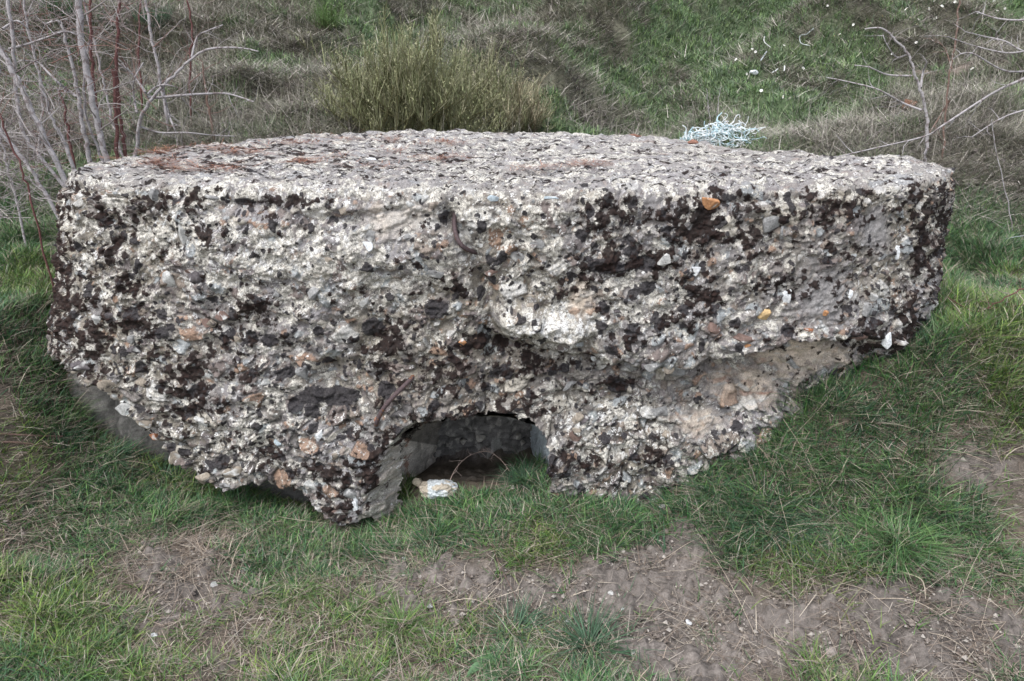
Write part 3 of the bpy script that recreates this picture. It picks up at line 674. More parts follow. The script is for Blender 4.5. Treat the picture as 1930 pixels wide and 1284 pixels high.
# tufts of green
tx_, ty_ = scatter(112000, (-4.1, 4.1), (1.45, 5.2), nearkeep_g)
extra = 9
n = len(tx_) * extra
x = np.repeat(tx_, extra) + rng.normal(0, .014, n); y = np.repeat(ty_, extra) + rng.normal(0, .014, n)
fine = fbm(np.stack([x, y, 0 * x], 1), 2.5, 3, 91)
az = rng.uniform(0, 2 * np.pi, n) ; L = rng.uniform(.03, .085, n) * (1 + .45 * sstep(.5, .9, x) * sstep(2.3, 2.8, y) + .35 * sstep(-1.4, -1.8, x) * (y > 2.9)) * (1 + .45 * 1.3 * np.repeat(fbm(np.stack([tx_, ty_, 0 * tx_], 1), 5, 2, 92), extra))
ci = np.repeat(rng.integers(0, len(GREENS), len(tx_)), extra)
cg = GREENS[ci] * rng.uniform(.7, 1.35, n)[:, None]
patchn = fbm(np.stack([x, y, 0 * x], 1), 1.8, 2, 93)
cg = cg * np.where(patchn[:, None] > .05, np.array([1.45, 1.22, .95]), np.array([.98, 1.02, 1.05]))
dr = rng.uniform(0, 1, n) < .17; cg[dr] = STRAWS[rng.integers(0, 5, dr.sum())] * .9
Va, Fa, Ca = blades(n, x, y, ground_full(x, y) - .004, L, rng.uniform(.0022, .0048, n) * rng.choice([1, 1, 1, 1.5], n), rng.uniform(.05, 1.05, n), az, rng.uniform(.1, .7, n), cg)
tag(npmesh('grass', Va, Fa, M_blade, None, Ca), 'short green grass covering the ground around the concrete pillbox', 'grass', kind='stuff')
# dead straw, matted
def nearkeep_s(x, y):
    g, d, s, f = masks(x, y); return ~((x > -.46) & (x < .02) & (y > 3.02)) & inview(x, y) & (rng.uniform(0, 1, len(x)) < np.clip(s * 1.1 - .1 + .08, .04, 1)) & ~inside_block(x, y)
x, y = scatter(400000, (-4.1, 4.1), (1.45, 5.2), nearkeep_s); n = len(x)
cs = STRAWS[rng.integers(0, 5, n)] * rng.uniform(.55, 1.1, n)[:, None]
Va, Fa, Ca = blades(n, x, y, ground_full(x, y) + rng.uniform(0, .012, n), rng.uniform(.03, .10, n) * rng.choice([1, 1, 1, 1.7], n), rng.uniform(.0015, .0038, n), rng.uniform(1.15, 1.6, n), rng.uniform(0, 6.28, n), rng.uniform(-.1, .35, n), cs, droop=.1, tipf=.4)
tag(npmesh('dead_grass', Va, Fa, M_blade, None, Ca), 'matted pale dead grass lying between the green blades', 'dead grass', kind='stuff')
# hillside growth
def farkeep(x, y): return (~inside_block(x, y)) & (rng.uniform(0, 1, len(x)) < .9)
tx_, ty_ = scatter(105000, None, (4.3, 19), farkeep, True)
t2x, t2y = scatter(60000, (-13, 13), (8, 18), lambda a, b: (np.abs(a) < .75 * b), False)
tx_ = np.concatenate([tx_, t2x]); ty_ = np.concatenate([ty_, t2y])
g, dd, s, f = masks(tx_, ty_)
isg = rng.uniform(0, 1, len(tx_)) < np.clip(g * 1.15 - .12, .06, .92)
pth = (np.exp(-((ty_ - (PATHY + .2 * np.sin(tx_ * 1.2))) / .22) ** 2) * sstep(3.4, 4.2, tx_) > .5) & (rng.uniform(0, 1, len(tx_)) < .8)
tx_, ty_, isg = tx_[~pth], ty_[~pth], isg[~pth]
ex = 8; n = len(tx_) * ex; sp = .02 + .004 * np.repeat(ty_, ex)
x = np.repeat(tx_, ex) + rng.normal(0, 1, n) * sp; y = np.repeat(ty_, ex) + rng.normal(0, 1, n) * sp; G = np.repeat(isg, ex)
cg = (GREENS * 1.2 + np.array([.055, .035, .035]))[np.repeat(rng.integers(0, 6, len(tx_)), ex)] * rng.uniform(.7, 1.35, n)[:, None]
cd = 1.65 * GREYS[np.repeat(rng.integers(0, 6, len(tx_)), ex)] * rng.uniform(.6, 1.35, n)[:, None]
colr = np.where(G[:, None], cg, cd)
L = np.where(G, rng.uniform(.04, .11, n), rng.uniform(.08, .26, n)) * (.85 + .02 * y)
lean = np.where(G, rng.uniform(.1, 1.2, n), rng.uniform(.9, 1.6, n))
Va, Fa, Ca = blades(n, x, y, ground_full(x, y) - .01 + np.where(G, 0, rng.uniform(0, .05, n)), L, np.where(G, rng.uniform(.005, .010, n), rng.uniform(.003, .008, n)) * (.5 + .08 * y), lean, rng.uniform(0, 6.28, n), rng.uniform(-.1, .6, n), colr, segs=2)
tag(npmesh('hillside_growth', Va, Fa, M_blade, None, Ca), 'rough green and grey dead grass growing over the slope behind', 'grass', kind='stuff')

# low dead scrub cushions: twiggy masses on the slope
def twig_cloud(name, places, cols, lab, cat, thick=.0022, ln=.22, per=240):
    XX, YY, ZZ = [], [], []; Ls = []
    for (cx_, cy_, rad, hgt) in places:
        k = int(per * rad / .3)
        r = np.sqrt(rng.uniform(0, 1, k)) * rad; a = rng.uniform(0, 6.28, k)
        xx = cx_ + r * np.cos(a) * 1.5; yy = cy_ + r * np.sin(a)
        XX.append(xx); YY.append(yy); ZZ.append(ground_full(xx, yy) + rng.uniform(0, 1, k) * hgt * (1 - (r / rad) ** 2)); Ls.append(rng.uniform(.4, 1.2, k) * ln)
    x, y, z, L = map(np.concatenate, (XX, YY, ZZ, Ls)); n = len(x)
    cl = cols[rng.integers(0, len(cols), n)] * rng.uniform(.6, 1.3, n)[:, None]
    Va, Fa, Ca = blades(n, x, y, z, L, rng.uniform(.7, 1.5, n) * thick * (.6 + .06 * y), rng.uniform(.3, 1.5, n), rng.uniform(0, 6.28, n), rng.uniform(-.5, .9, n), cl, segs=3, droop=.8, tipf=.4)
    return tag(npmesh(name, Va, Fa, M_blade, None, Ca), lab, cat, kind='stuff')
pl = []
for k in range(330):
    yy = 1 / rng.uniform(1 / 16, 1 / 5.4); xx = rng.uniform(-1, 1) * (.75 * yy)
    if masks(np.array([xx]), np.array([yy]))[0][0] < .62: pl.append((xx, yy, rng.uniform(.12, .42), rng.uniform(.08, .26)))
twig_cloud('dead_scrub', pl, GREYS * 1.5, 'tangled grey brown dead scrub and bramble matted over the slope', 'scrub')
# ================================================================== needles and fragments on the roof
NP = [(250, 290, 60, 7), (330, 284, 60, 6), (400, 284, 70, 5), (180, 308, 50, 6), (285, 306, 60, 6), (560, 272, 50, 4), (640, 262, 50, 4), (745, 266, 50, 4), (610, 294, 30, 4), (735, 290, 30, 3), (830, 300, 40, 4), (700, 320, 30, 4), (1010, 318, 30, 3), (1100, 312, 30, 3), (370, 318, 60, 5), (840, 270, 40, 4), (480, 290, 60, 4), (560, 306, 40, 4)]
xx, yy = [], []
for (a, b, rx, ry) in NP:
    k = int(rx * 11)
    for q in range(k):
        p = top_pt(a + random.gauss(0, rx * .75), b + random.gauss(0, ry * .8)); 
        if random.random() < .35 or fbm(np.array([[p.x, p.y, 0]]), 9, 2, 5)[0] < -.1: continue
        p = Vector((p.x, p.y, p.z)); xx.append(p.x); yy.append(p.y)
xx = np.array(xx); yy = np.array(yy); k = inside_block(xx, yy, .03); xx, yy = xx[k], yy[k]; n = len(xx)
cn = np.array([[.26, .10, .06], [.33, .15, .09], [.17, .065, .045], [.40, .21, .13]])[rng.integers(0, 4, n)] * rng.uniform(.7, 1.2, n)[:, None]
Va, Fa, Ca = blades(n, xx, yy, np.full(n, TOPZ) + rng.uniform(.004, .022, n), rng.uniform(.03, .09, n), rng.uniform(.0015, .0035, n), rng.uniform(1.35, 1.62, n), rng.uniform(0, 6.28, n), rng.uniform(-.2, .2, n), cn, tipf=.6)
tag(npmesh('dry_needles', Va, Fa, M_blade, None, Ca), 'rust coloured dry needles drifted on the left of the roof slab', 'dry needles', kind='stuff')

def rock(name, label, cat, p, sx, sy, sz, colr, seed, group=None, rot=0, pts=14, m=None):
    Vv, Ff, cl = rock_mesh(seed, sx, sy, sz, colr, pts)
    o = npmesh(name, Vv, Ff, m or M_stone, None, cl, False); o.location = p; o.rotation_euler = (0, 0, rot)
    return tag(o, label, cat, group)
rock('brick_fragment', 'flat orange brick fragment on the far roof edge before the blue plastic', 'brick fragment', top_pt(1308, 268, .015), .035, .03, .017, (.22, .115, .085), 901)
rock('brick_fragment', 'thin rust coloured flake on the back edge of the roof, right of the broom', 'brick fragment', top_pt(1195, 256, .008), .05, .03, .012, (.22, .12, .09), 902)
rock('roof_pebble', 'pale round pebble loose on the middle of the roof slab', 'pebble', top_pt(752, 276, .015), .03, .025, .02, (.55, .54, .52), 903)
rock('orange_brick', 'orange brick lying in the turf of the slope behind the bare saplings', 'brick', g_pt(1712, 212) + Vector((0, 0, .05)), .085, .06, .07, (.20, .105, .07), 904, rot=.3, pts=20)
rock('pale_rock', 'long flat pale rock lying in the grass right of the pillbox, the nearer one', 'rock', g_pt(1885, 358) + Vector((0, 0, .02)), .15, .06, .035, (.36, .32, .29), 905, rot=-.15)
rock('pale_rock', 'long flat pale rock in the grass right of the pillbox, closer to its corner', 'rock', g_pt(1835, 349) + Vector((0, 0, .02)), .11, .06, .03, (.38, .34, .31), 906, rot=.1)
def lump(p, lab):
    bm = bmesh.new(); bmesh.ops.create_icosphere(bm, subdivisions=5, radius=1); Vv = np.array([tuple(v.co) for v in bm.verts], np.float32); Ff = np.array([[v.index for v in f.verts] for f in bm.faces]); bm.free()
    f1, f2, r_, vv = voro(Vv, 2.3, 61); q = fbm(Vv, 1.4, 4, 62); q2 = fbm(Vv, 6, 3, 63)
    Vv = Vv * (1 + .16 * (r_[0] - .5) * np.clip((f2 - f1) * 4, 0, 1) - .10 * np.clip(1 - (f2 - f1) * 7, 0, 1) + .22 * q + .045 * q2)[:, None] * np.array([.082, .052, .042])
    cl = np.array([.56, .60, .62])[None] * (1 + .18 * q2 - .25 * np.clip(1 - (f2 - f1) * 8, 0, 1))[:, None]
    cl = np.where(((Vv[:, 0] < -.045) | (q > .5))[:, None], np.array([.42, .37, .30]), cl)
    o = npmesh('white_lump', Vv, Ff, M_stone, None, cl, True); o.location = p; o.rotation_euler = (0, .05, .15); tag(o, lab, 'stone')
lump(g_pt(826, 936) + Vector((0, -.01, .035)), 'bright white crumpled lump lying in the grass before the opening')
rock('tan_stone', 'small cream stone touching the white lump before the opening', 'stone', g_pt(787, 922) + Vector((0, 0, .035)), .028, .025, .02, (.50, .44, .34), 908)
WS = [(1174, 1152, 9, 'white', 'white stone on the bare soil at the middle right of the foreground'), (1298, 1177, 8, 'white', 'rounded bright white stone alone on bare soil, right foreground'), (1069, 1180, 7, 'white', 'white stone beside the long bladed tussock in the foreground'),
      (1054, 1190, 5, 'white', 'tiny white stone left of a slightly larger one by the front tussock'), (1194, 1238, 9, 'pale', 'pale stone low on bare soil right of the front tussock'), (811, 1149, 7, 'white', 'white stone at the left end of the short lying straw'),
      (855, 1181, 16, 'tan', 'flat squarish grey brown stone in the soil left of the front tussock'), (771, 1232, 5, 'white', 'tiny white stone under the bright green tussock'), (879, 1110, 6, 'white', 'white stone in the soil above the lying straw'),
      (1151, 1124, 12, 'pale', 'pale grey clod like stone on the upper bare soil'), (1250, 1121, 9, 'pale', 'pale stone at the right end of the upper soil patch'), (1234, 1231, 14, 'tan', 'tan stone at the bottom right of the soil patch'),
      (1144, 1181, 16, 'tan', 'broad brownish stone sunk in soil under the white one'), (1566, 1238, 15, 'tan', 'dull tan stone near the bottom of the right soil slope'), (292, 1199, 8, 'white', 'long white chip on the bare soil at lower left'),
      (186, 1243, 5, 'white', 'tiny white pebble in green grass at lower left'), (403, 1107, 9, 'pale', 'pale stone on the brown soil left of centre'), (461, 1080, 8, 'pale', 'pale stone above the left soil patch near fallen straw'),
      (146, 1072, 12, 'tan', 'tan slab stone in dead grass at left'), (262, 1163, 9, 'pale', 'flat pale stone on the left soil patch'), (765, 1058, 9, 'white', 'bright white chip in the grass below the white lump'), (752, 1068, 7, 'white', 'second smaller white chip in the grass below the white lump'),
      (1248, 962, 9, 'pale', 'pale stone at the foot of the pillbox right of the opening'), (955, 985, 5, 'white', 'tiny white pebble in the grass in front of the opening'), (1215, 880, 5, 'white', 'tiny white pebble at the pillbox foot')]
for i, (a, b, r, cn, lab) in enumerate(WS):
    p = g_pt(a, b); k = r * (p - Vector((0, 0, CAMZ))).length / FPX
    rock('loose_stone', lab, 'stone', p + Vector((0, 0, k * .35)), k, k * .85, k * .65, STC[cn] if cn != 'tan' else (.25, .22, .20), 930 + i, 'loose stones on the ground in front', rot=i * 1.3)
# gravel in the bare soil
def gravel():
    x = rng.uniform(-2.6, 2.6, 60000); y = rng.uniform(1.45, 3.0, 60000)
    g, d, s, f = masks(x, y); k = (rng.uniform(0, 1, len(x)) < np.clip(d * .9, .03, 1)) & inview(x, y, 40); x, y = x[k], y[k]; n = len(x)
    base = np.array([[1, 0, 0], [0, 1, 0], [-1, 0, 0], [0, -1, 0], [0, 0, 1], [0, 0, -1], [.6, .6, .4], [-.6, .6, -.3]], float)[:6]
    r = rng.uniform(.0015, .0045, n) * rng.choice([1, 1, 1, 1, 1.6, 2, 3.2], n)
    Vg = base[None] * r[:, None, None] * rng.uniform(.55, 1.2, (n, 6, 3))
    th = rng.uniform(0, 6.28, n); c, s_ = np.cos(th)[:, None], np.sin(th)[:, None]
    Vg = np.stack([Vg[..., 0] * c - Vg[..., 1] * s_, Vg[..., 0] * s_ + Vg[..., 1] * c, Vg[..., 2] * .8], 2)
    Vg += np.stack([x, y, ground_full(x, y) + .008], 1)[:, None, :]
    T = np.array([[0, 1, 4], [1, 2, 4], [2, 3, 4], [3, 0, 4], [1, 0, 5], [2, 1, 5], [3, 2, 5], [0, 3, 5]])
    Fg = (T[None] + (np.arange(n) * 6)[:, None, None]).reshape(-1, 3)
    pc = np.array([[.17, .145, .13], [.14, .115, .10], [.21, .18, .16], [.36, .33, .30], [.10, .085, .078], [.18, .155, .135]])[rng.integers(0, 6, n)]
    tag(npmesh('gravel', Vg.reshape(-1, 3), Fg, M_stone, None, np.repeat(pc, 6, 0)), 'fine crumbs of soil and grit on the bare ground', 'gravel', kind='stuff')
gravel()

# ================================================================== tussocks and leafy weeds
def tussock(px_, py_, nb, Lm, spread, cols, lab, dead=.1):
    p = g_pt(px_, py_); t = empty('grass_tussock', p); n = nb
    a = rng.uniform(0, 6.28, n); r = np.abs(rng.normal(0, spread, n)); x = r * np.cos(a); y = r * np.sin(a)
    az = a + rng.normal(0, .5, n); L = rng.uniform(.45, 1.15, n) * Lm
    zz = np.array([gz(p.x + u, p.y + v) for u, v in zip(x, y)]) - p.z - .003
    cl = np.array(cols)[rng.integers(0, len(cols), n)] * rng.uniform(.75, 1.3, n)[:, None]
    Va, Fa, Ca = blades(n, x, y, zz, L, rng.uniform(.0028, .0052, n), rng.uniform(.15, 1.0, n), az, rng.uniform(.3, .9, n), cl, segs=5, droop=.55)
    npmesh('green_blades', Va, Fa, M_blade, t, Ca)
    m = int(nb * dead) + 8; a = rng.uniform(0, 6.28, m); cl = STRAWS[rng.integers(0, 5, m)] * .9
    zz = np.zeros(m) + .0
    Va, Fa, Ca = blades(m, np.cos(a) * spread, np.sin(a) * spread, zz, rng.uniform(.5, 1.1, m) * Lm, rng.uniform(.002, .004, m), rng.uniform(.7, 1.5, m), a, rng.uniform(.1, .5, m), cl, segs=4, droop=.4)
    npmesh('dead_blades', Va, Fa, M_blade, t, Ca)
    tag(t, lab, 'grass tussock', 'grass tussocks in the foreground')
gB = [(.09, .18, .065), (.075, .15, .06), (.115, .20, .075)]; gD = [(.055, .11, .065), (.065, .13, .07), (.05, .095, .055)]; gY = [(.11, .18, .06), (.09, .15, .05)]
tussock(1690, 1035, 420, .17, .05, gB, 'big bright tussock with long arching blades, right foreground')
tussock(1440, 985, 500, .14, .08, gD, 'broad dark green tussock at the right foot of the pillbox')
tussock(1350, 930, 340, .12, .07, gD, 'dense green tussock against the pillbox base right of the opening')
tussock(1500, 1010, 300, .13, .06, gD, 'dark tussock hanging over the bare soil below the broad one')
tussock(1590, 890, 300, .12, .07, gB, 'green tussock on the bank between the pillbox and the big bright tussock')
tussock(1620, 790, 320, .11, .07, gD, 'tussock growing against the sandy broken face at right')
tussock(760, 1185, 300, .10, .035, gY, 'compact bright green tussock left of the lying straw')
tussock(705, 1145, 160, .08, .03, gY, 'small bright green tuft above the compact tussock')
tussock(1110, 1225, 230, .15, .05, gD, 'blue green tussock with wide sprawling blades, bottom middle')
tussock(970, 1195, 150, .12, .04, gD, 'thin blue green tussock left of the sprawling one')
tussock(350, 1200, 180, .055, .045, gY, 'low round tuft on the left soil patch')
tussock(130, 1120, 240, .08, .05, gY, 'yellow green tuft near the left edge')
tussock(560, 1120, 300, .07, .07, gY, 'bright green tuft left of centre')
tussock(990, 908, 380, .09, .05, gD, 'long dark grass tuft at the right side of the opening')
tussock(720, 915, 260, .10, .05, gB, 'bright grass tuft at the left cheek of the opening')
tussock(310, 905, 300, .11, .07, gD, 'dark tussock under the overhanging lower left edge of the pillbox')
tussock(215, 865, 300, .11, .07, gD, 'dark grass tuft before the plain concrete foot at lower left')
tussock(130, 770, 260, .10, .07, gB, 'fresh green tuft at the far left corner of the pillbox')
tussock(450, 935, 260, .09, .07, gB, 'bright grass tuft below the stony lower left edge')
def weed(px_, py_, nl, Ln, lab, c):
    p = g_pt(px_, py_); t = empty('broadleaf_weed', p)
    for i in range(nl):
        a = i * 2.4 + random.uniform(-.3, .3); L = Ln * random.uniform(.6, 1.1); Vl, Fl = [], []
        m, q = 9, 5
        for u in range(m):
            s = u / (m - 1); wd = L * .24 * math.sin(math.pi * min(1, s * .93 + .05)) ** .8 + .001
            for v in range(q):
                o = (v / (q - 1) - .5) * 2; rr = L * s; zz = .035 * math.sin(s * 2.6) * L / .1 + .25 * wd * abs(o) + .002 * math.sin(9 * s + 3 * o)
                Vl.append((rr * math.cos(a) - o * wd * math.sin(a), rr * math.sin(a) + o * wd * math.cos(a), zz + .006))
        for u in range(m - 1):
            for v in range(q - 1): Fl.append((u * q + v, u * q + v + 1, (u + 1) * q + v + 1, (u + 1) * q + v))
        cc_ = np.array(c) * random.uniform(.8, 1.25)
        npmesh('leaf', Vl, Fl, M_blade, t, np.tile(cc_, (len(Vl), 1)), True)
    tag(t, lab, 'weed', 'broad leaved weeds')
weed(925, 1268, 8, .075, 'broad leaved rosette with rounded leaves at the bottom edge', (.085, .15, .075))
weed(212, 1212, 6, .04, 'small pale grey green rosette in the lower left grass', (.17, .24, .17))
weed(705, 1270, 6, .045, 'small leafy rosette under the compact tussock', (.09, .15, .075))
weed(1130, 1062, 7, .035, 'small round leaved weed at the edge of the upper soil', (.07, .15, .04))
weed(210, 880, 9, .045, 'leafy green weed in the dark hollow at the left foot of the pillbox', (.05, .12, .045))

# ================================================================== dry stalks
ST = [([(1309, 1007), (1366, 1110), (1423, 1212)], .0022, 'long straight pale stalk sloping over bare soil left of the dark tussock'),
      ([(1444, 852), (1467, 969), (1487, 1060), (1495, 1222)], .0016, 'very long thin stalk hanging down through the dark tussock'),
      ([(1471, 797), (1520, 890), (1565, 988)], .0026, 'thick pale stalk leaning from the sandy face into the grass'),
      ([(1635, 1017), (1632, 1070), (1630, 1125)], .0018, 'short upright pale stalk beside the big bright tussock'),
      ([(1852, 1039), (1826, 1092), (1805, 1142)], .0020, 'slanting stalk at the far right edge of the bare soil'),
      ([(1580, 1115), (1630, 1138), (1681, 1163)], .0018, 'pale straw lying under the big bright tussock'),
      ([(1637, 1138), (1715, 1160), (1792, 1184)], .0024, 'long pale straw lying across the right bare soil'),
      ([(1748, 1202), (1780, 1225), (1822, 1239)], .0022, 'curved straw lying low on the right bare soil'),
      ([(1556, 1142), (1590, 1190), (1617, 1243)], .0016, 'brownish stalk sloping down the right bare soil'),
      ([(1866, 1115), (1856, 1155), (1846, 1195)], .0014, 'thin stalk standing at the right edge of the soil'),
      ([(925, 1026), (942, 1086), (982, 1156)], .0022, 'brown stalk bent down the middle grass edge'),
      ([(955, 1052), (975, 1075), (985, 1090)], .0016, 'short brown stalk beside the bent one'),
      ([(839, 1149), (885, 1151), (930, 1149)], .0030, 'short thick straw lying flat on the middle soil'),
      ([(1775, 603), (1745, 630), (1720, 653)], .0030, 'pale broken stem beside the lower right corner of the pillbox'),
      ([(1724, 856), (1800, 875), (1868, 895)], .0028, 'long pale stem lying across the right bank'),
      ([(1650, 879), (1690, 886), (1728, 895)], .0030, 'thick short pale stem lying on the right bank'),
      ([(1780, 790), (1840, 800), (1930, 803)], .0026, 'long straw reaching the right edge of the bank'),
      ([(1835, 722), (1855, 760), (1880, 795)], .0018, 'thin stalk leaning on the right bank'),
      ([(1590, 700), (1560, 770), (1500, 830)], .0020, 'pale stalk leaning on the sandy broken face'),
      ([(1240, 1070), (1290, 1050), (1318, 1030)], .0016, 'thin straw crossing the soil right of the upper patch'),
      ([(480, 1000), (450, 1050), (432, 1100)], .0030, 'thick pale stem fallen onto the left soil patch'),
      ([(540, 968), (500, 1010), (425, 1035)], .0022, 'long straw in the dead clump below the left of the pillbox'),
      ([(640, 1000), (560, 1005), (520, 985)], .0020, 'pale straw crossing the clump under the pillbox nose'),
      ([(710, 975), (700, 1000), (685, 1020)], .0022, 'short broken straw right of the pillbox nose'),
      ([(745, 1000), (748, 1018), (750, 1040)], .0022, 'short white straw upright in the grass below the opening'),
      ([(720, 930), (760, 938), (772, 960)], .0018, 'bent straw in the grass left of the white lump'),
      ([(790, 965), (850, 975), (900, 1000), (930, 1040)], .0022, 'reddish brown runner arching through the grass below the white lump'),
      ([(100, 1175), (170, 1160), (240, 1155)], .0020, 'thin straw lying at lower left'),
      ([(160, 1130), (162, 1145), (160, 1160)], .0022, 'short bent stalk at lower left'),
      ([(0, 1040), (25, 1041), (50, 1037)], .0030, 'pale twig piece at the left edge'),
      ([(1690, 1085), (1730, 1120), (1742, 1140)], .0040, 'stubby pale wood splinter on the right soil')]
for i, (pts, r, lab) in enumerate(ST):
    P3 = [g_pt(a, b) for a, b in pts]; m = len(P3)
    P3 = [p + Vector((0, 0, .012 + .03 * math.sin(math.pi * j / (m - 1)) + .02 * random.random())) for j, p in enumerate(P3)]
    t = TB(); sp = smooth_path(P3, 5); r *= .62
    t.tube(sp, [r * (1 - .4 * k / len(sp)) for k in range(len(sp))], 5, (.42, .36, .29) if 'brown' not in lab else (.17, .11, .09))
    tag(t.build('dry_stalk', M_twig, origin=P3[0]), lab, 'dry stalk', 'dry stalks lying on the ground in front')
for pts, lab in (([(-40, 854), (40, 853), (102, 857)], 'straight brown stick lying at the left edge, the lower of two'), ([(-40, 831), (50, 834), (122, 842)], 'dark brown stick lying at the left edge, the upper of two')):
    P3 = [g_pt(a, b) + Vector((0, 0, .03)) for a, b in pts]; t = TB(); sp = smooth_path(P3, 5); t.tube(sp, [.0042] * len(sp), 6, (.15, .10, .085))
    tag(t.build('stick', M_twig, origin=P3[0]), lab, 'stick', 'sticks lying at the left edge')

# ================================================================== bare trees
def grow(t, p, d, L, r, depth, c, up=.25, spur=True):
    n = max(3, int(L / .05)); pts = [p]; rad = [r]; dd = Vector(d).normalized()
    for i in range(n):
        dd = (dd + Vector((random.gauss(0, .2), random.gauss(0, .2), random.gauss(0, .2) + up * .12))).normalized()
        pts.append(pts[-1] + dd * (L / n)); rad.append(r * (1 - .75 * (i + 1) / n))
        if depth > 0 and i > 0 and random.random() < .62:
            side = dd.cross(Vector((random.gauss(0, 1), random.gauss(0, 1), random.gauss(0, 1)))).normalized()
            grow(t, pts[-1], dd * .7 + side * .9, L * random.uniform(.25, .6), max(rad[-1] * .55, .0008), depth - 1, c, up)
    t.tube(pts, rad, 5 if r > .004 else 4, c)
def bare_tree(name, lab, cat, px_pts, Y, w0, w1, m, tw, nbr=10, blen=.35, branches=(), group=None, bmat=None, dY=0.0, tsub=1, tipY=0):
    n0 = len(px_pts); P = [at_y(a, b, Y + dY * i / (n0 - 1)) for i, (a, b) in enumerate(px_pts)]
    b0 = P[0]; gr = gz(b0.x, b0.y); k = (P[1] - P[0]); k = k / max(abs(k.z), .1)
    if b0.z - gr > .02: P = [Vector((b0.x - k.x * min(.4, b0.z - gr), b0.y, gr - .05))] + P
    t0 = empty(name, Vector((P[0].x, P[0].y, gr))); s = Y / FPX / 2
    sp = smooth_path(P, 6); nn = len(sp)
    sp = [q + Vector((random.gauss(0, .004), random.gauss(0, .004), 0)) for q in sp]
    t = TB(); rr = [.76 * s * (w0 + (w1 - w0) * i / (nn - 1)) * random.uniform(.93, 1.07) for i in range(nn)]; t.tube(sp, rr, 9); t.build('trunk', m, t0)
    for (bp, bw) in branches:
        Pb = smooth_path([at_y(a, b, Y + dY * .5 + .05 * math.sin(i * 2.1)) for i, (a, b) in enumerate(bp)], 5); tb = TB(); mm = len(Pb)
        tb.tube(Pb, [s * bw * (1 - .65 * i / mm) for i in range(mm)], 7)
        tb2 = tb
        for i in range(2, mm):
            if random.random() < .45:
                q = Pb[i]; dd = (Pb[i] - Pb[i - 1]).normalized(); side = dd.cross(Vector((random.gauss(0, 1), random.gauss(0, 1), random.gauss(0, 1)))).normalized()
                grow(tb, q, dd * .5 + side, random.uniform(.05, .18), max(.0022, s * bw * .3), tsub, (1, 1, 1))
        tb.build('branch', bmat or m, t0)
    t = TB()
    for i in range(nbr):
        j = random.randint(int(nn * .25), nn - 1); a = random.uniform(0, 6.28)
        dd = Vector((math.cos(a), math.sin(a) * .7, random.uniform(.1, 1.0)))
        c = random.choice(tw); grow(t, sp[j], dd, blen * random.uniform(.4, 1.2), max(rr[j] * .28, .0015), 2, c)
    if nbr: t.build('twigs', M_twig, t0)
    tag(t0, lab, cat, group)
TWG = [(.24, .215, .21), (.31, .285, .28), (.16, .13, .13), (.38, .35, .345)]; TWR = [(.17, .09, .08), (.24, .15, .13), (.30, .24, .23)]
GL = 'bare saplings behind the left of the pillbox'
T = lambda *a, **k: bare_tree(*a, group=k.pop('group', GL), **k)
T('bare_sapling', 'tallest and widest pale grey sapling trunk, left of the close pair of red stems', 'tree', [(201, 300), (188, 248), (174, 187), (162, 127), (151, 60), (145, -30), (140, -120)], 4.6, 14, 16, M_pale, TWG, 8, .4)
T('bare_sapling', 'pale sapling with a crooked thin top just left of the tallest trunk', 'tree', [(171, 305), (161, 255), (151, 200), (140, 140), (122, 67), (110, 40), (88, 45)], 4.7, 13, 4, M_pale, TWG, 8, .35, branches=[([(145, 183), (128, 170), (110, 156), (86, 132), (72, 118), (42, 114)], 6)])
T('bare_sapling', 'slim pale stem pressed between the tallest trunk and the crooked one', 'tree', [(188, 290), (161, 215), (160, 140), (165, 100), (170, 75)], 4.75, 7, 4, M_pale, TWG, 5, .3)
T('red_sapling', 'dark red stem with white flecks, the left of a close pair by the roof corner', 'tree', [(221, 285), (217, 200), (213, 130)], 4.8, 10, 8, M_red, TWR, 3, .25)
T('red_sapling', 'dark red stem with white flecks, the right and taller of a close pair', 'tree', [(236, 285), (228, 230), (219, 140), (222, 60), (224, -20), (226, -80)], 4.85, 9, 6, M_red, TWR, 8, .35)
T('red_sapling', 'brown red stem right behind the tallest pale trunk, topped by a pale knot', 'tree', [(192, 260), (180, 190), (174, 130), (172, 60), (172, -30)], 5.0, 9, 6, M_red, TWR, 6, .3)
T('bare_sapling', 'silvery sapling arching over to the right with its tip drooping', 'tree', [(256, 290), (264, 228), (285, 188), (320, 150), (355, 117), (389, 94), (445, 90), (487, 97)], 5.2, 10, 3, M_pale, TWG, 7, .3,
  branches=[([(278, 183), (300, 184), (340, 180), (390, 177), (430, 177), (478, 192)], 6), ([(278, 178), (292, 165), (310, 160), (335, 165)], 4), ([(274, 175), (250, 140), (225, 122)], 5), ([(262, 238), (300, 250), (350, 250), (400, 255), (445, 257)], 4), ([(361, 108), (372, 70), (392, 58), (420, 47)], 4), ([(258, 213), (252, 180), (253, 150), (270, 118)], 5)])
T('bare_sapling', 'thick pale trunk leaning left beside the roof corner', 'tree', [(118, 330), (87, 268), (60, 208), (40, 167), (20, 127), (-5, 85), (-40, 40)], 4.0, 13, 12, M_pale, TWG, 12, .35)
T('bare_sapling', 'pale trunk leaning far left, the lowest one at the left edge', 'tree', [(84, 362), (50, 311), (0, 245), (-50, 190)], 3.8, 10, 8, M_pale, TWG, 10, .3)
T('bare_sapling', 'pale curved sapling between the leaning trunks and the crooked one', 'tree', [(134, 305), (118, 262), (100, 228), (85, 180), (74, 140)], 4.4, 10, 5, M_pale, TWG, 9, .35)
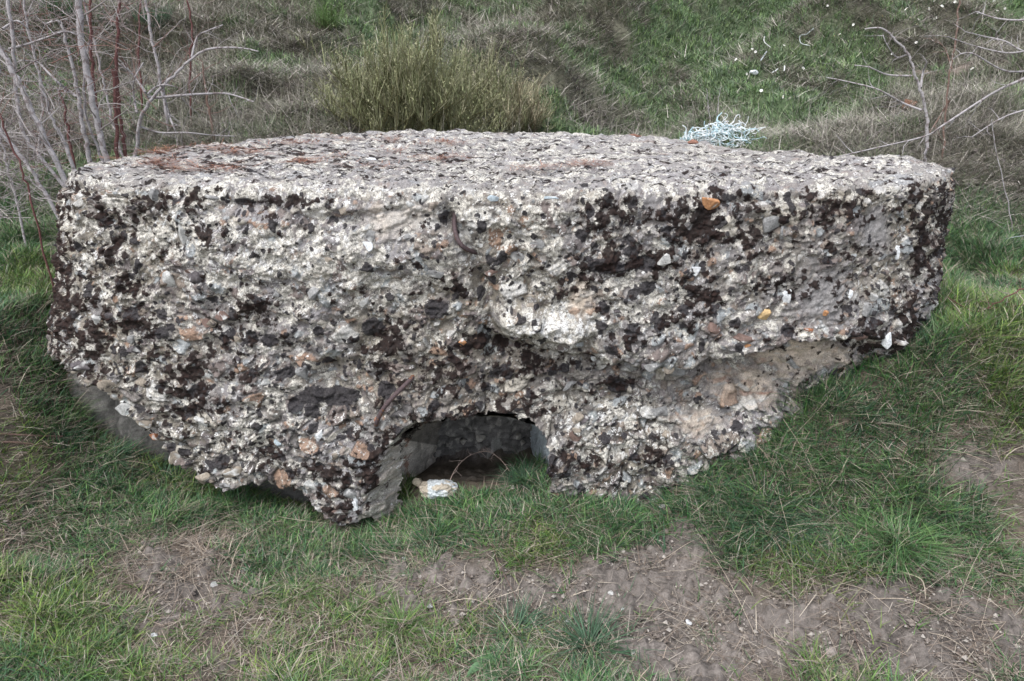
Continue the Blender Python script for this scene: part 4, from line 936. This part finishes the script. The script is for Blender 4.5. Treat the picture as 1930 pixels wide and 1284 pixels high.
T('bare_sapling', 'grey brown stem standing nearly upright at the left edge behind the leaning trunks', 'tree', [(100, 325), (66, 285), (47, 255), (32, 188), (24, 100), (14, -10), (5, -60)], 4.3, 9, 8, M_pale, TWG, 12, .4, branches=[([(16, 93), (50, 84), (90, 70), (120, 60), (146, 64)], 5), ([(5, 55), (20, 45), (35, 40), (56, 58)], 5)])
T('orange_sapling', 'thin orange brown stem standing alone right of the arching sapling', 'tree', [(405, 271), (395, 214), (386, 161), (382, 117)], 5.6, 7, 3, M_orange, TWR, 4, .25)
T('bare_sapling', 'slender pale forked stem behind the arching sapling, reaching the top of the picture', 'tree', [(322, 278), (312, 208), (298, 134), (285, 67), (272, -10), (262, -60)], 5.8, 7, 6, M_pale, TWG, 10, .4, branches=[([(306, 165), (316, 210), (330, 245), (345, 278)], 6)])
T('dark_sapling', 'thin dark brown stem right of the forked pale one', 'tree', [(360, 240), (358, 117), (362, 57), (352, -10), (348, -50)], 6.0, 5, 4, M_red, TWR, 7, .3)
T('red_sapling', 'thin red stem low at the left edge beside the pillbox wall', 'tree', [(64, 399), (44, 328), (13, 251), (-5, 188), (-20, 120)], 3.6, 5, 4, M_red, TWR, 5, .25)
T('red_sapling', 'short red stem just left of the pale trunks at the roof corner', 'tree', [(139, 308), (127, 248), (121, 201), (110, 167)], 4.9, 7, 5, M_red, TWR, 4, .25)
T('bare_sapling', 'thin brown stem crossing the upper left corner', 'tree', [(70, 300), (80, 190), (66, 110), (48, 30), (40, -40)], 5.4, 6, 5, M_pale, TWR, 12, .45)
T('bare_sapling', 'slender pale stem right of the tallest trunk leaning to it', 'tree', [(232, 300), (204, 190), (192, 140), (180, 90), (160, 10), (152, -40)], 5.3, 6, 4, M_pale, TWG, 8, .3)
T('red_sapling', 'faint red stem far left of the arching sapling top', 'tree', [(272, 270), (264, 150), (262, 60), (266, -20)], 6.2, 5, 4, M_red, TWR, 8, .35)
T('bare_sapling', 'crooked grey stem at the extreme left edge', 'tree', [(30, 380), (10, 300), (-8, 200), (0, 120), (-15, 50)], 4.2, 6, 5, M_pale, TWG, 14, .4)
GR = 'bare saplings behind the right of the pillbox'
T('bare_sapling', 'pale grey bare sapling at the right corner of the roof, bending left at its top', 'tree', [(1745, 300), (1747, 229), (1738, 183), (1726, 141), (1711, 102), (1680, 67), (1659, 53), (1630, 55)], 5.2, 9, 3, M_pale, TWG, 5, .22, group=GR,
  branches=[([(1738, 208), (1701, 194), (1655, 169), (1602, 155), (1557, 146)], 4), ([(1719, 143), (1673, 141), (1638, 127), (1609, 123)], 3.5), ([(1735, 165), (1740, 135), (1748, 118)], 5), ([(1711, 102), (1690, 108), (1672, 85), (1664, 65)], 3)])
T('orange_sapling', 'thin orange brown stem right of the pale sapling, rising out of the picture', 'tree', [(1775, 300), (1780, 229), (1790, 141), (1800, 85), (1806, 35), (1809, -20), (1811, -60)], 5.3, 4.5, 4, M_orange, TWR, 4, .2, group=GR,
  branches=[([(1789, 190), (1768, 225), (1752, 250)], 4), ([(1794, 130), (1780, 90), (1760, 78)], 3)])
T('bare_tree', 'bare tree off the right edge throwing pale branches over the roof corner', 'tree', [(2080, 420), (2075, 250), (2065, 120), (2060, 0), (2050, -120)], 4.6, 22, 16, M_pale, TWG, 4, .4, group=GR,
  branches=[([(2068, 90), (2000, 112), (1930, 148), (1884, 169), (1842, 194), (1778, 236), (1743, 257), (1655, 278), (1546, 303)], 6), ([(2070, 170), (1990, 195), (1930, 208), (1884, 225), (1831, 259)], 5), ([(2066, 60), (2000, 85), (1930, 97), (1891, 99), (1831, 85), (1785, 69)], 4),
            ([(2066, 80), (1990, 110), (1930, 97), (1895, 78), (1856, 69), (1819, 60)], 4), ([(2064, 20), (1990, 30), (1930, 38), (1880, 35), (1840, 22)], 5), ([(1990, 125), (1900, 135), (1830, 100), (1795, 112)], 4)])
bare_tree('dark_shrub', 'thin dark leafless shrub sticking out of the grass at the right edge', 'shrub', [(1960, 560), (1930, 545), (1880, 570), (1835, 587), (1790, 560)], 3.2, 5, 2, M_red, TWR, 5, .16, branches=[([(1850, 583), (1890, 580), (1930, 575)], 3)])
bare_tree('dead_weed', 'tall thin dead weed stem leaning right of the pillbox corner', 'dead weed', [(1912, 450), (1890, 340), (1872, 250), (1868, 225)], 4.4, 3, 1.5, M_twig if False else M_pale, TWG, 0)
bare_tree('dead_weed', 'straw coloured weed stem standing over the blue plastic heap, the right one', 'dead weed', [(1350, 224), (1354, 190), (1359, 163)], 6.6, 2.4, 1.2, M_pale, TWG, 0)
bare_tree('dead_weed', 'straw coloured weed stem standing over the blue plastic heap, the left one', 'dead weed', [(1336, 214), (1334, 190), (1331, 167)], 6.7, 2.2, 1.2, M_pale, TWG, 0)
# bramble in the opening
tb = TB(); P3 = [at_y(a, b, Yq) for a, b, Yq in [(845, 914, 2.98), (858, 885, 3.03), (880, 862, 3.1), (905, 852, 3.15), (925, 853, 3.12), (945, 868, 3.06), (960, 888, 3.0)]]
sp = smooth_path(P3, 6); tb.tube(sp, [.0017 * (1 - .4 * i / len(sp)) for i in range(len(sp))], 5, (.36, .28, .24))
for i in range(4, len(sp) - 2, 2): grow(tb, sp[i], Vector((random.gauss(0, 1), random.gauss(0, .5), random.gauss(0, .6))), random.uniform(.02, .07), .0013, 1, (.34, .27, .24))
tag(tb.build('bramble_twig', M_twig, origin=P3[0]), 'dry thorny bramble twig arching inside the dark opening', 'twig')

# tangle of thin canes among the saplings
t = TB()
for i in range(430):
    a, b = random.gauss(110, 150), random.uniform(-10, 330); Yq = random.uniform(4.2, 6.6)
    if a > 420 or a < -120: continue
    p = at_y(a, b, Yq)
    if inside_block(np.array([p.x]), np.array([p.y]))[0] or p.y < 3.9: continue
    if random.random() < .5:
        d = Vector((random.gauss(-.2, .5), random.gauss(0, .3), random.uniform(.2, 1)))
    else: d = Vector((random.gauss(0, 1), random.gauss(0, .4), random.gauss(.1, .5)))
    g0 = gz(p.x, p.y)
    if p.z < g0: p.z = g0
    grow(t, p, d, random.uniform(.15, .55), random.uniform(.0014, .0032), 1, random.choice(TWG + TWR))
for i in range(160):
    a, b = random.uniform(-20, 95), random.uniform(250, 420); Yq = random.uniform(3.7, 4.3); p = at_y(a, b, Yq)
    grow(t, p, Vector((random.gauss(-.3, .8), random.gauss(0, .4), random.uniform(-.2, 1))), random.uniform(.1, .3), random.uniform(.0013, .0025), 1, random.choice(TWG))
tag(t.build('cane_tangle', M_twig), 'tangle of thin grey leafless canes filling the gaps between the left saplings', 'brushwood', kind='stuff')

# ================================================================== broom bush
def bush(name, lab, cat, cx_, cy_, base_w, spread_px, h_px, nst, cols, Yb, group=None, ntw=11, stemc=(.13, .12, .06), dens=1.0, leafL=.05):
    c0 = g_pt(cx_, cy_) if Yb is None else at_y(cx_, cy_, Yb); c0.z = gz(c0.x, c0.y); t0 = empty(name, c0); s = c0.y / FPX
    st = TB(); X, Yl, Z, LL, AZ, LE, CC = [], [], [], [], [], [], []
    for i in range(nst):
        a = random.uniform(0, 6.28); r0 = base_w * math.sqrt(random.random())
        base = c0 + Vector((r0 * math.cos(a) * 1.3, r0 * math.sin(a) * .6, 0)); base.z = gz(base.x, base.y) - .02
        o = random.gauss(0, .5); o = max(-1.05, min(1.05, o)); hh = h_px * s * (1 - .42 * abs(o) ** 1.8) * random.uniform(.35, 1.12) * (1.02 + .16 * math.sin(o * 11 + cx_) + .10 * math.sin(o * 23))
        tip = Vector((c0.x + o * spread_px * s, c0.y + random.gauss(0, .28), base.z + hh))
        mid = base.lerp(tip, .5) + Vector(((tip.x - base.x) * .12, 0, -.06 * hh * abs(o)))
        sp = smooth_path([base, mid, tip], 6); m = len(sp)
        st.tube(sp, [.0042 * (1 - .75 * k / m) for k in range(m)], 4, stemc)
        for q in range(int(ntw * 3.8 * dens)):
            k = random.randint(2, m - 1); f = random.random(); p = sp[k].lerp(sp[k - 1], f)
            dr = (sp[k] - sp[k - 1]).normalized(); az = random.uniform(0, 6.28)
            X.append(p.x); Yl.append(p.y); Z.append(p.z); LL.append(random.uniform(.5, 1.5) * leafL * 2.4)
            AZ.append(math.atan2(dr.y, dr.x) + random.gauss(0, .8) if random.random() < .5 else az); LE.append(abs(random.gauss(.25 + .5 * abs(o), .22)))
            CC.append(random.choice(cols))
    st.build('stems', M_twig, t0)
    n = len(X); X, Yl, Z = map(np.array, (X, Yl, Z)); CC = np.array(CC) * rng.uniform(.65, 1.35, n)[:, None]
    Va, Fa, Ca = blades(n, X - c0.x, Yl - c0.y, Z - c0.z, np.array(LL), rng.uniform(.0026, .0052, n), np.array(LE), np.array(AZ), rng.uniform(-.15, .3, n), CC, segs=2, droop=.2, tipf=.35)
    # tiny leaves along the twigs
    m = n * 2; k = rng.integers(0, n, m); f = rng.uniform(.1, 1, m); L = np.array(LL)[k] * f; le = np.array(LE)[k]; az = np.array(AZ)[k]
    lx_ = X[k] - c0.x + np.cos(az) * np.sin(le) * L; ly_ = Yl[k] - c0.y + np.sin(az) * np.sin(le) * L; lz_ = Z[k] - c0.z + np.cos(le) * L
    Vb, Fb, Cb = blades(m, lx_, ly_, lz_, rng.uniform(.008, .018, m), rng.uniform(.004, .008, m), rng.uniform(.2, 1.3, m), rng.uniform(0, 6.28, m), rng.uniform(0, .4, m), CC[k] * 1.15, segs=1, tipf=.5)
    npmesh('foliage', np.vstack([Va, Vb]), np.vstack([Fa, Fb + len(Va)]), M_blade, t0, np.vstack([Ca, Cb]))
    tag(t0, lab, cat, group)
OL = [(.23, .24, .125), (.19, .205, .10), (.30, .295, .175), (.15, .17, .085), (.24, .23, .15)]
bush('broom_bush', 'large olive green broom bush with upright twigs behind the middle of the roof', 'bush', 770, 258, .34, 165, 158, 330, OL, None)
bush('broom_bush', 'smaller grey green broom bush leaning right of the large one', 'bush', 925, 256, .15, 105, 118, 130, [(.22, .23, .13), (.28, .265, .16), (.18, .20, .10), (.30, .27, .20)], None)
bush('dead_bush', 'tan dry dead bush at the right end of the broom', 'bush', 990, 256, .10, 55, 75, 60, [(.33, .28, .19), (.29, .25, .17), (.28, .27, .18)], None, stemc=(.2, .14, .09))
bush('broom_bush', 'low bright green seedling broom at the foot of the large bush', 'bush', 775, 262, .10, 45, 55, 40, [(.14, .20, .055), (.11, .17, .045)], 6.1)
bush('broom_bush', 'small narrow green bush high on the slope left of the large broom', 'bush', 622, 62, .08, 20, 40, 24, [(.10, .17, .05), (.08, .14, .045)], None)
bush('green_shrub', 'small round dark green shrub on the slope behind the tallest pale trunk', 'shrub', 133, 55, .06, 18, 35, 26, [(.045, .10, .04), (.035, .08, .03)], None)
bush('green_shrub', 'small dark green shrub right of the red stems high on the slope', 'shrub', 300, 52, .06, 22, 26, 22, [(.06, .11, .065), (.05, .09, .05)], None)

# ================================================================== litter
def ribbon_pile():
    c0 = g_pt(1350, 272); s = c0.y / FPX; t0 = empty('plastic_heap', c0); t = TB(); u = TB()
    for i in range(330):
        a, r = random.uniform(0, 6.28), math.sqrt(random.random()); p = c0 + Vector((r * math.cos(a) * 66 * s, r * math.sin(a) * .2, 0)); p.z = gz(p.x, p.y) + random.uniform(.03, .10) * (1 - .5 * r * r)
        pts = [p]; d = Vector((random.gauss(0, 1), random.gauss(0, .6), random.gauss(0, .25))).normalized()
        for k in range(random.randint(3, 6)):
            d = (d + Vector((random.gauss(0, .8), random.gauss(0, .5), random.gauss(0, .4)))).normalized(); q = pts[-1] + d * random.uniform(.016, .036)
            q.z = max(q.z, gz(q.x, q.y) + .008); pts.append(q)
        sp = smooth_path(pts, 3); w_ = random.uniform(.0022, .0048)
        (t if i % 3 else u).tube(sp, [w_] * len(sp), 4, random.choice([(.42, .58, .64), (.58, .70, .74), (.36, .50, .56), (.66, .74, .77)]) if i % 3 else (.75, .78, .80))
    t.build('blue_strips', M_plastic, t0); u.build('white_strips', M_plastic, t0)
    tag(t0, 'tangled heap of pale blue and white plastic strips in the grass behind the roof', 'plastic litter')
ribbon_pile()
GP = 'white plastic scraps on the right slope'
for pts, r, c, lab in [([(1440, 84), (1439, 92), (1451, 103)], .008, (.62, .62, .62), 'short bent white plastic strip high on the slope'), ([(1444, 110), (1438, 122), (1432, 130)], .012, (.68, .72, .78), 'white plastic strip pointing down to the scrap'),
                       ([(1477, 139), (1477, 144), (1476, 150)], .012, (.72, .72, .70), 'small upright white scrap right of the others'), ([(1465, 144), (1459, 148), (1453, 153)], .009, (.66, .68, .68), 'slanting white scrap between the others'),
                       ([(1532, 71), (1518, 78), (1506, 86), (1508, 95), (1524, 101)], .008, (.42, .46, .46), 'grey curved tape hooked on the slope, the farthest right'), ([(1890, 475), (1912, 470), (1945, 466)], .004, (.34, .37, .40), 'pale tape in the grass at the right edge below the pale rocks')]:
    P3 = [g_pt(a, b) + Vector((0, 0, .07)) for a, b in pts]; t = TB(); sp = smooth_path(P3, 5); t.tube(sp, [r * .62 * (.6 + .6 * abs(math.sin(i_ * 1.3))) for i_ in range(len(sp))], 5, c)
    tag(t.build('plastic_strip', M_plastic, origin=P3[0]), lab, 'plastic scrap', GP)
rock('plastic_scrap', 'crumpled whitish plastic lump below the white strips on the slope', 'plastic scrap', g_pt(1420, 146) + Vector((0, 0, .04)), .055, .04, .03, (.60, .63, .66), 1201, pts=30)
FL = [(1205, 5), (1118, 45), (1215, 82), (1333, 65), (1443, 60), (1480, 95), (1485, 100), (1440, 155), (1310, 175), (1345, 205), (1100, 180), (870, 97), (930, 240), (935, 245), (1068, 297), (1342, 300), (1215, 355), (832, 478), (690, 588), (635, 597), (670, 605), (518, 553),
      (385, 378), (1675, 125), (1700, 155), (1730, 180), (1775, 115), (1525, 40), (1550, 75), (1610, 20), (1640, 60), (1260, 20), (1380, 130), (1410, 110), (1290, 115), (1195, 30), (1350, 180), (488, 335), (470, 325), (440, 455), (905, 265), (1760, 60), (1820, 95), (1850, 150), (1640, 440), (1600, 100), (1165, 150), (1010, 190), (1500, 250), (1450, 155), (640, 300), (740, 430), (350, 425)]
def daisy():
    Vd, Fd = [], []
    for k in range(10):
        a = k * .628; 
        for (r, o) in ((.003, -.3), (.014, -.25), (.014, .25), (.003, .3)): Vd.append((r * math.cos(a + o), r * math.sin(a + o), .002 + .15 * r))
        Fd.append((k * 4, k * 4 + 1, k * 4 + 2, k * 4 + 3))
    return Vd, Fd
Vd, Fd = daisy(); proto = None
for i, (a, b) in enumerate(FL):
    p = g_pt(1250 + a / 2.838, b / 2.838) + Vector((0, 0, .10))
    if proto is None:
        proto = empty('daisy', p); npmesh('petals', Vd, Fd, mat('petal', (.80, .80, .78), .6, 50, .95, 1.05, 0), proto, None)
        h = TB(); h.tube([Vector((0, 0, .001)), Vector((0, 0, .005))], [.004, .003], 6, (.6, .45, .05)); o = npmesh('centre', [tuple(v) for v in h.V], h.F, M_blade, proto, h.C)
        h = TB(); h.tube([Vector((0, 0, .002)), Vector((.004, 0, -.12))], [.001, .001], 4, (.06, .11, .04)); npmesh('stalk', [tuple(v) for v in h.V], h.F, M_blade, proto, h.C)
        tag(proto, 'tiny white daisy in the turf of the right slope', 'flower', 'white daisies dotting the right slope'); cur = proto
    else:
        cur = proto.copy(); COL.objects.link(cur); cur.location = p
        for ch in list(proto.children): c_ = ch.copy(); COL.objects.link(c_); c_.parent = cur
    cur.rotation_euler = (.9 + random.gauss(0, .25), random.gauss(0, .3), random.uniform(0, 6)); cur.scale = [random.uniform(.9, 1.3)] * 3
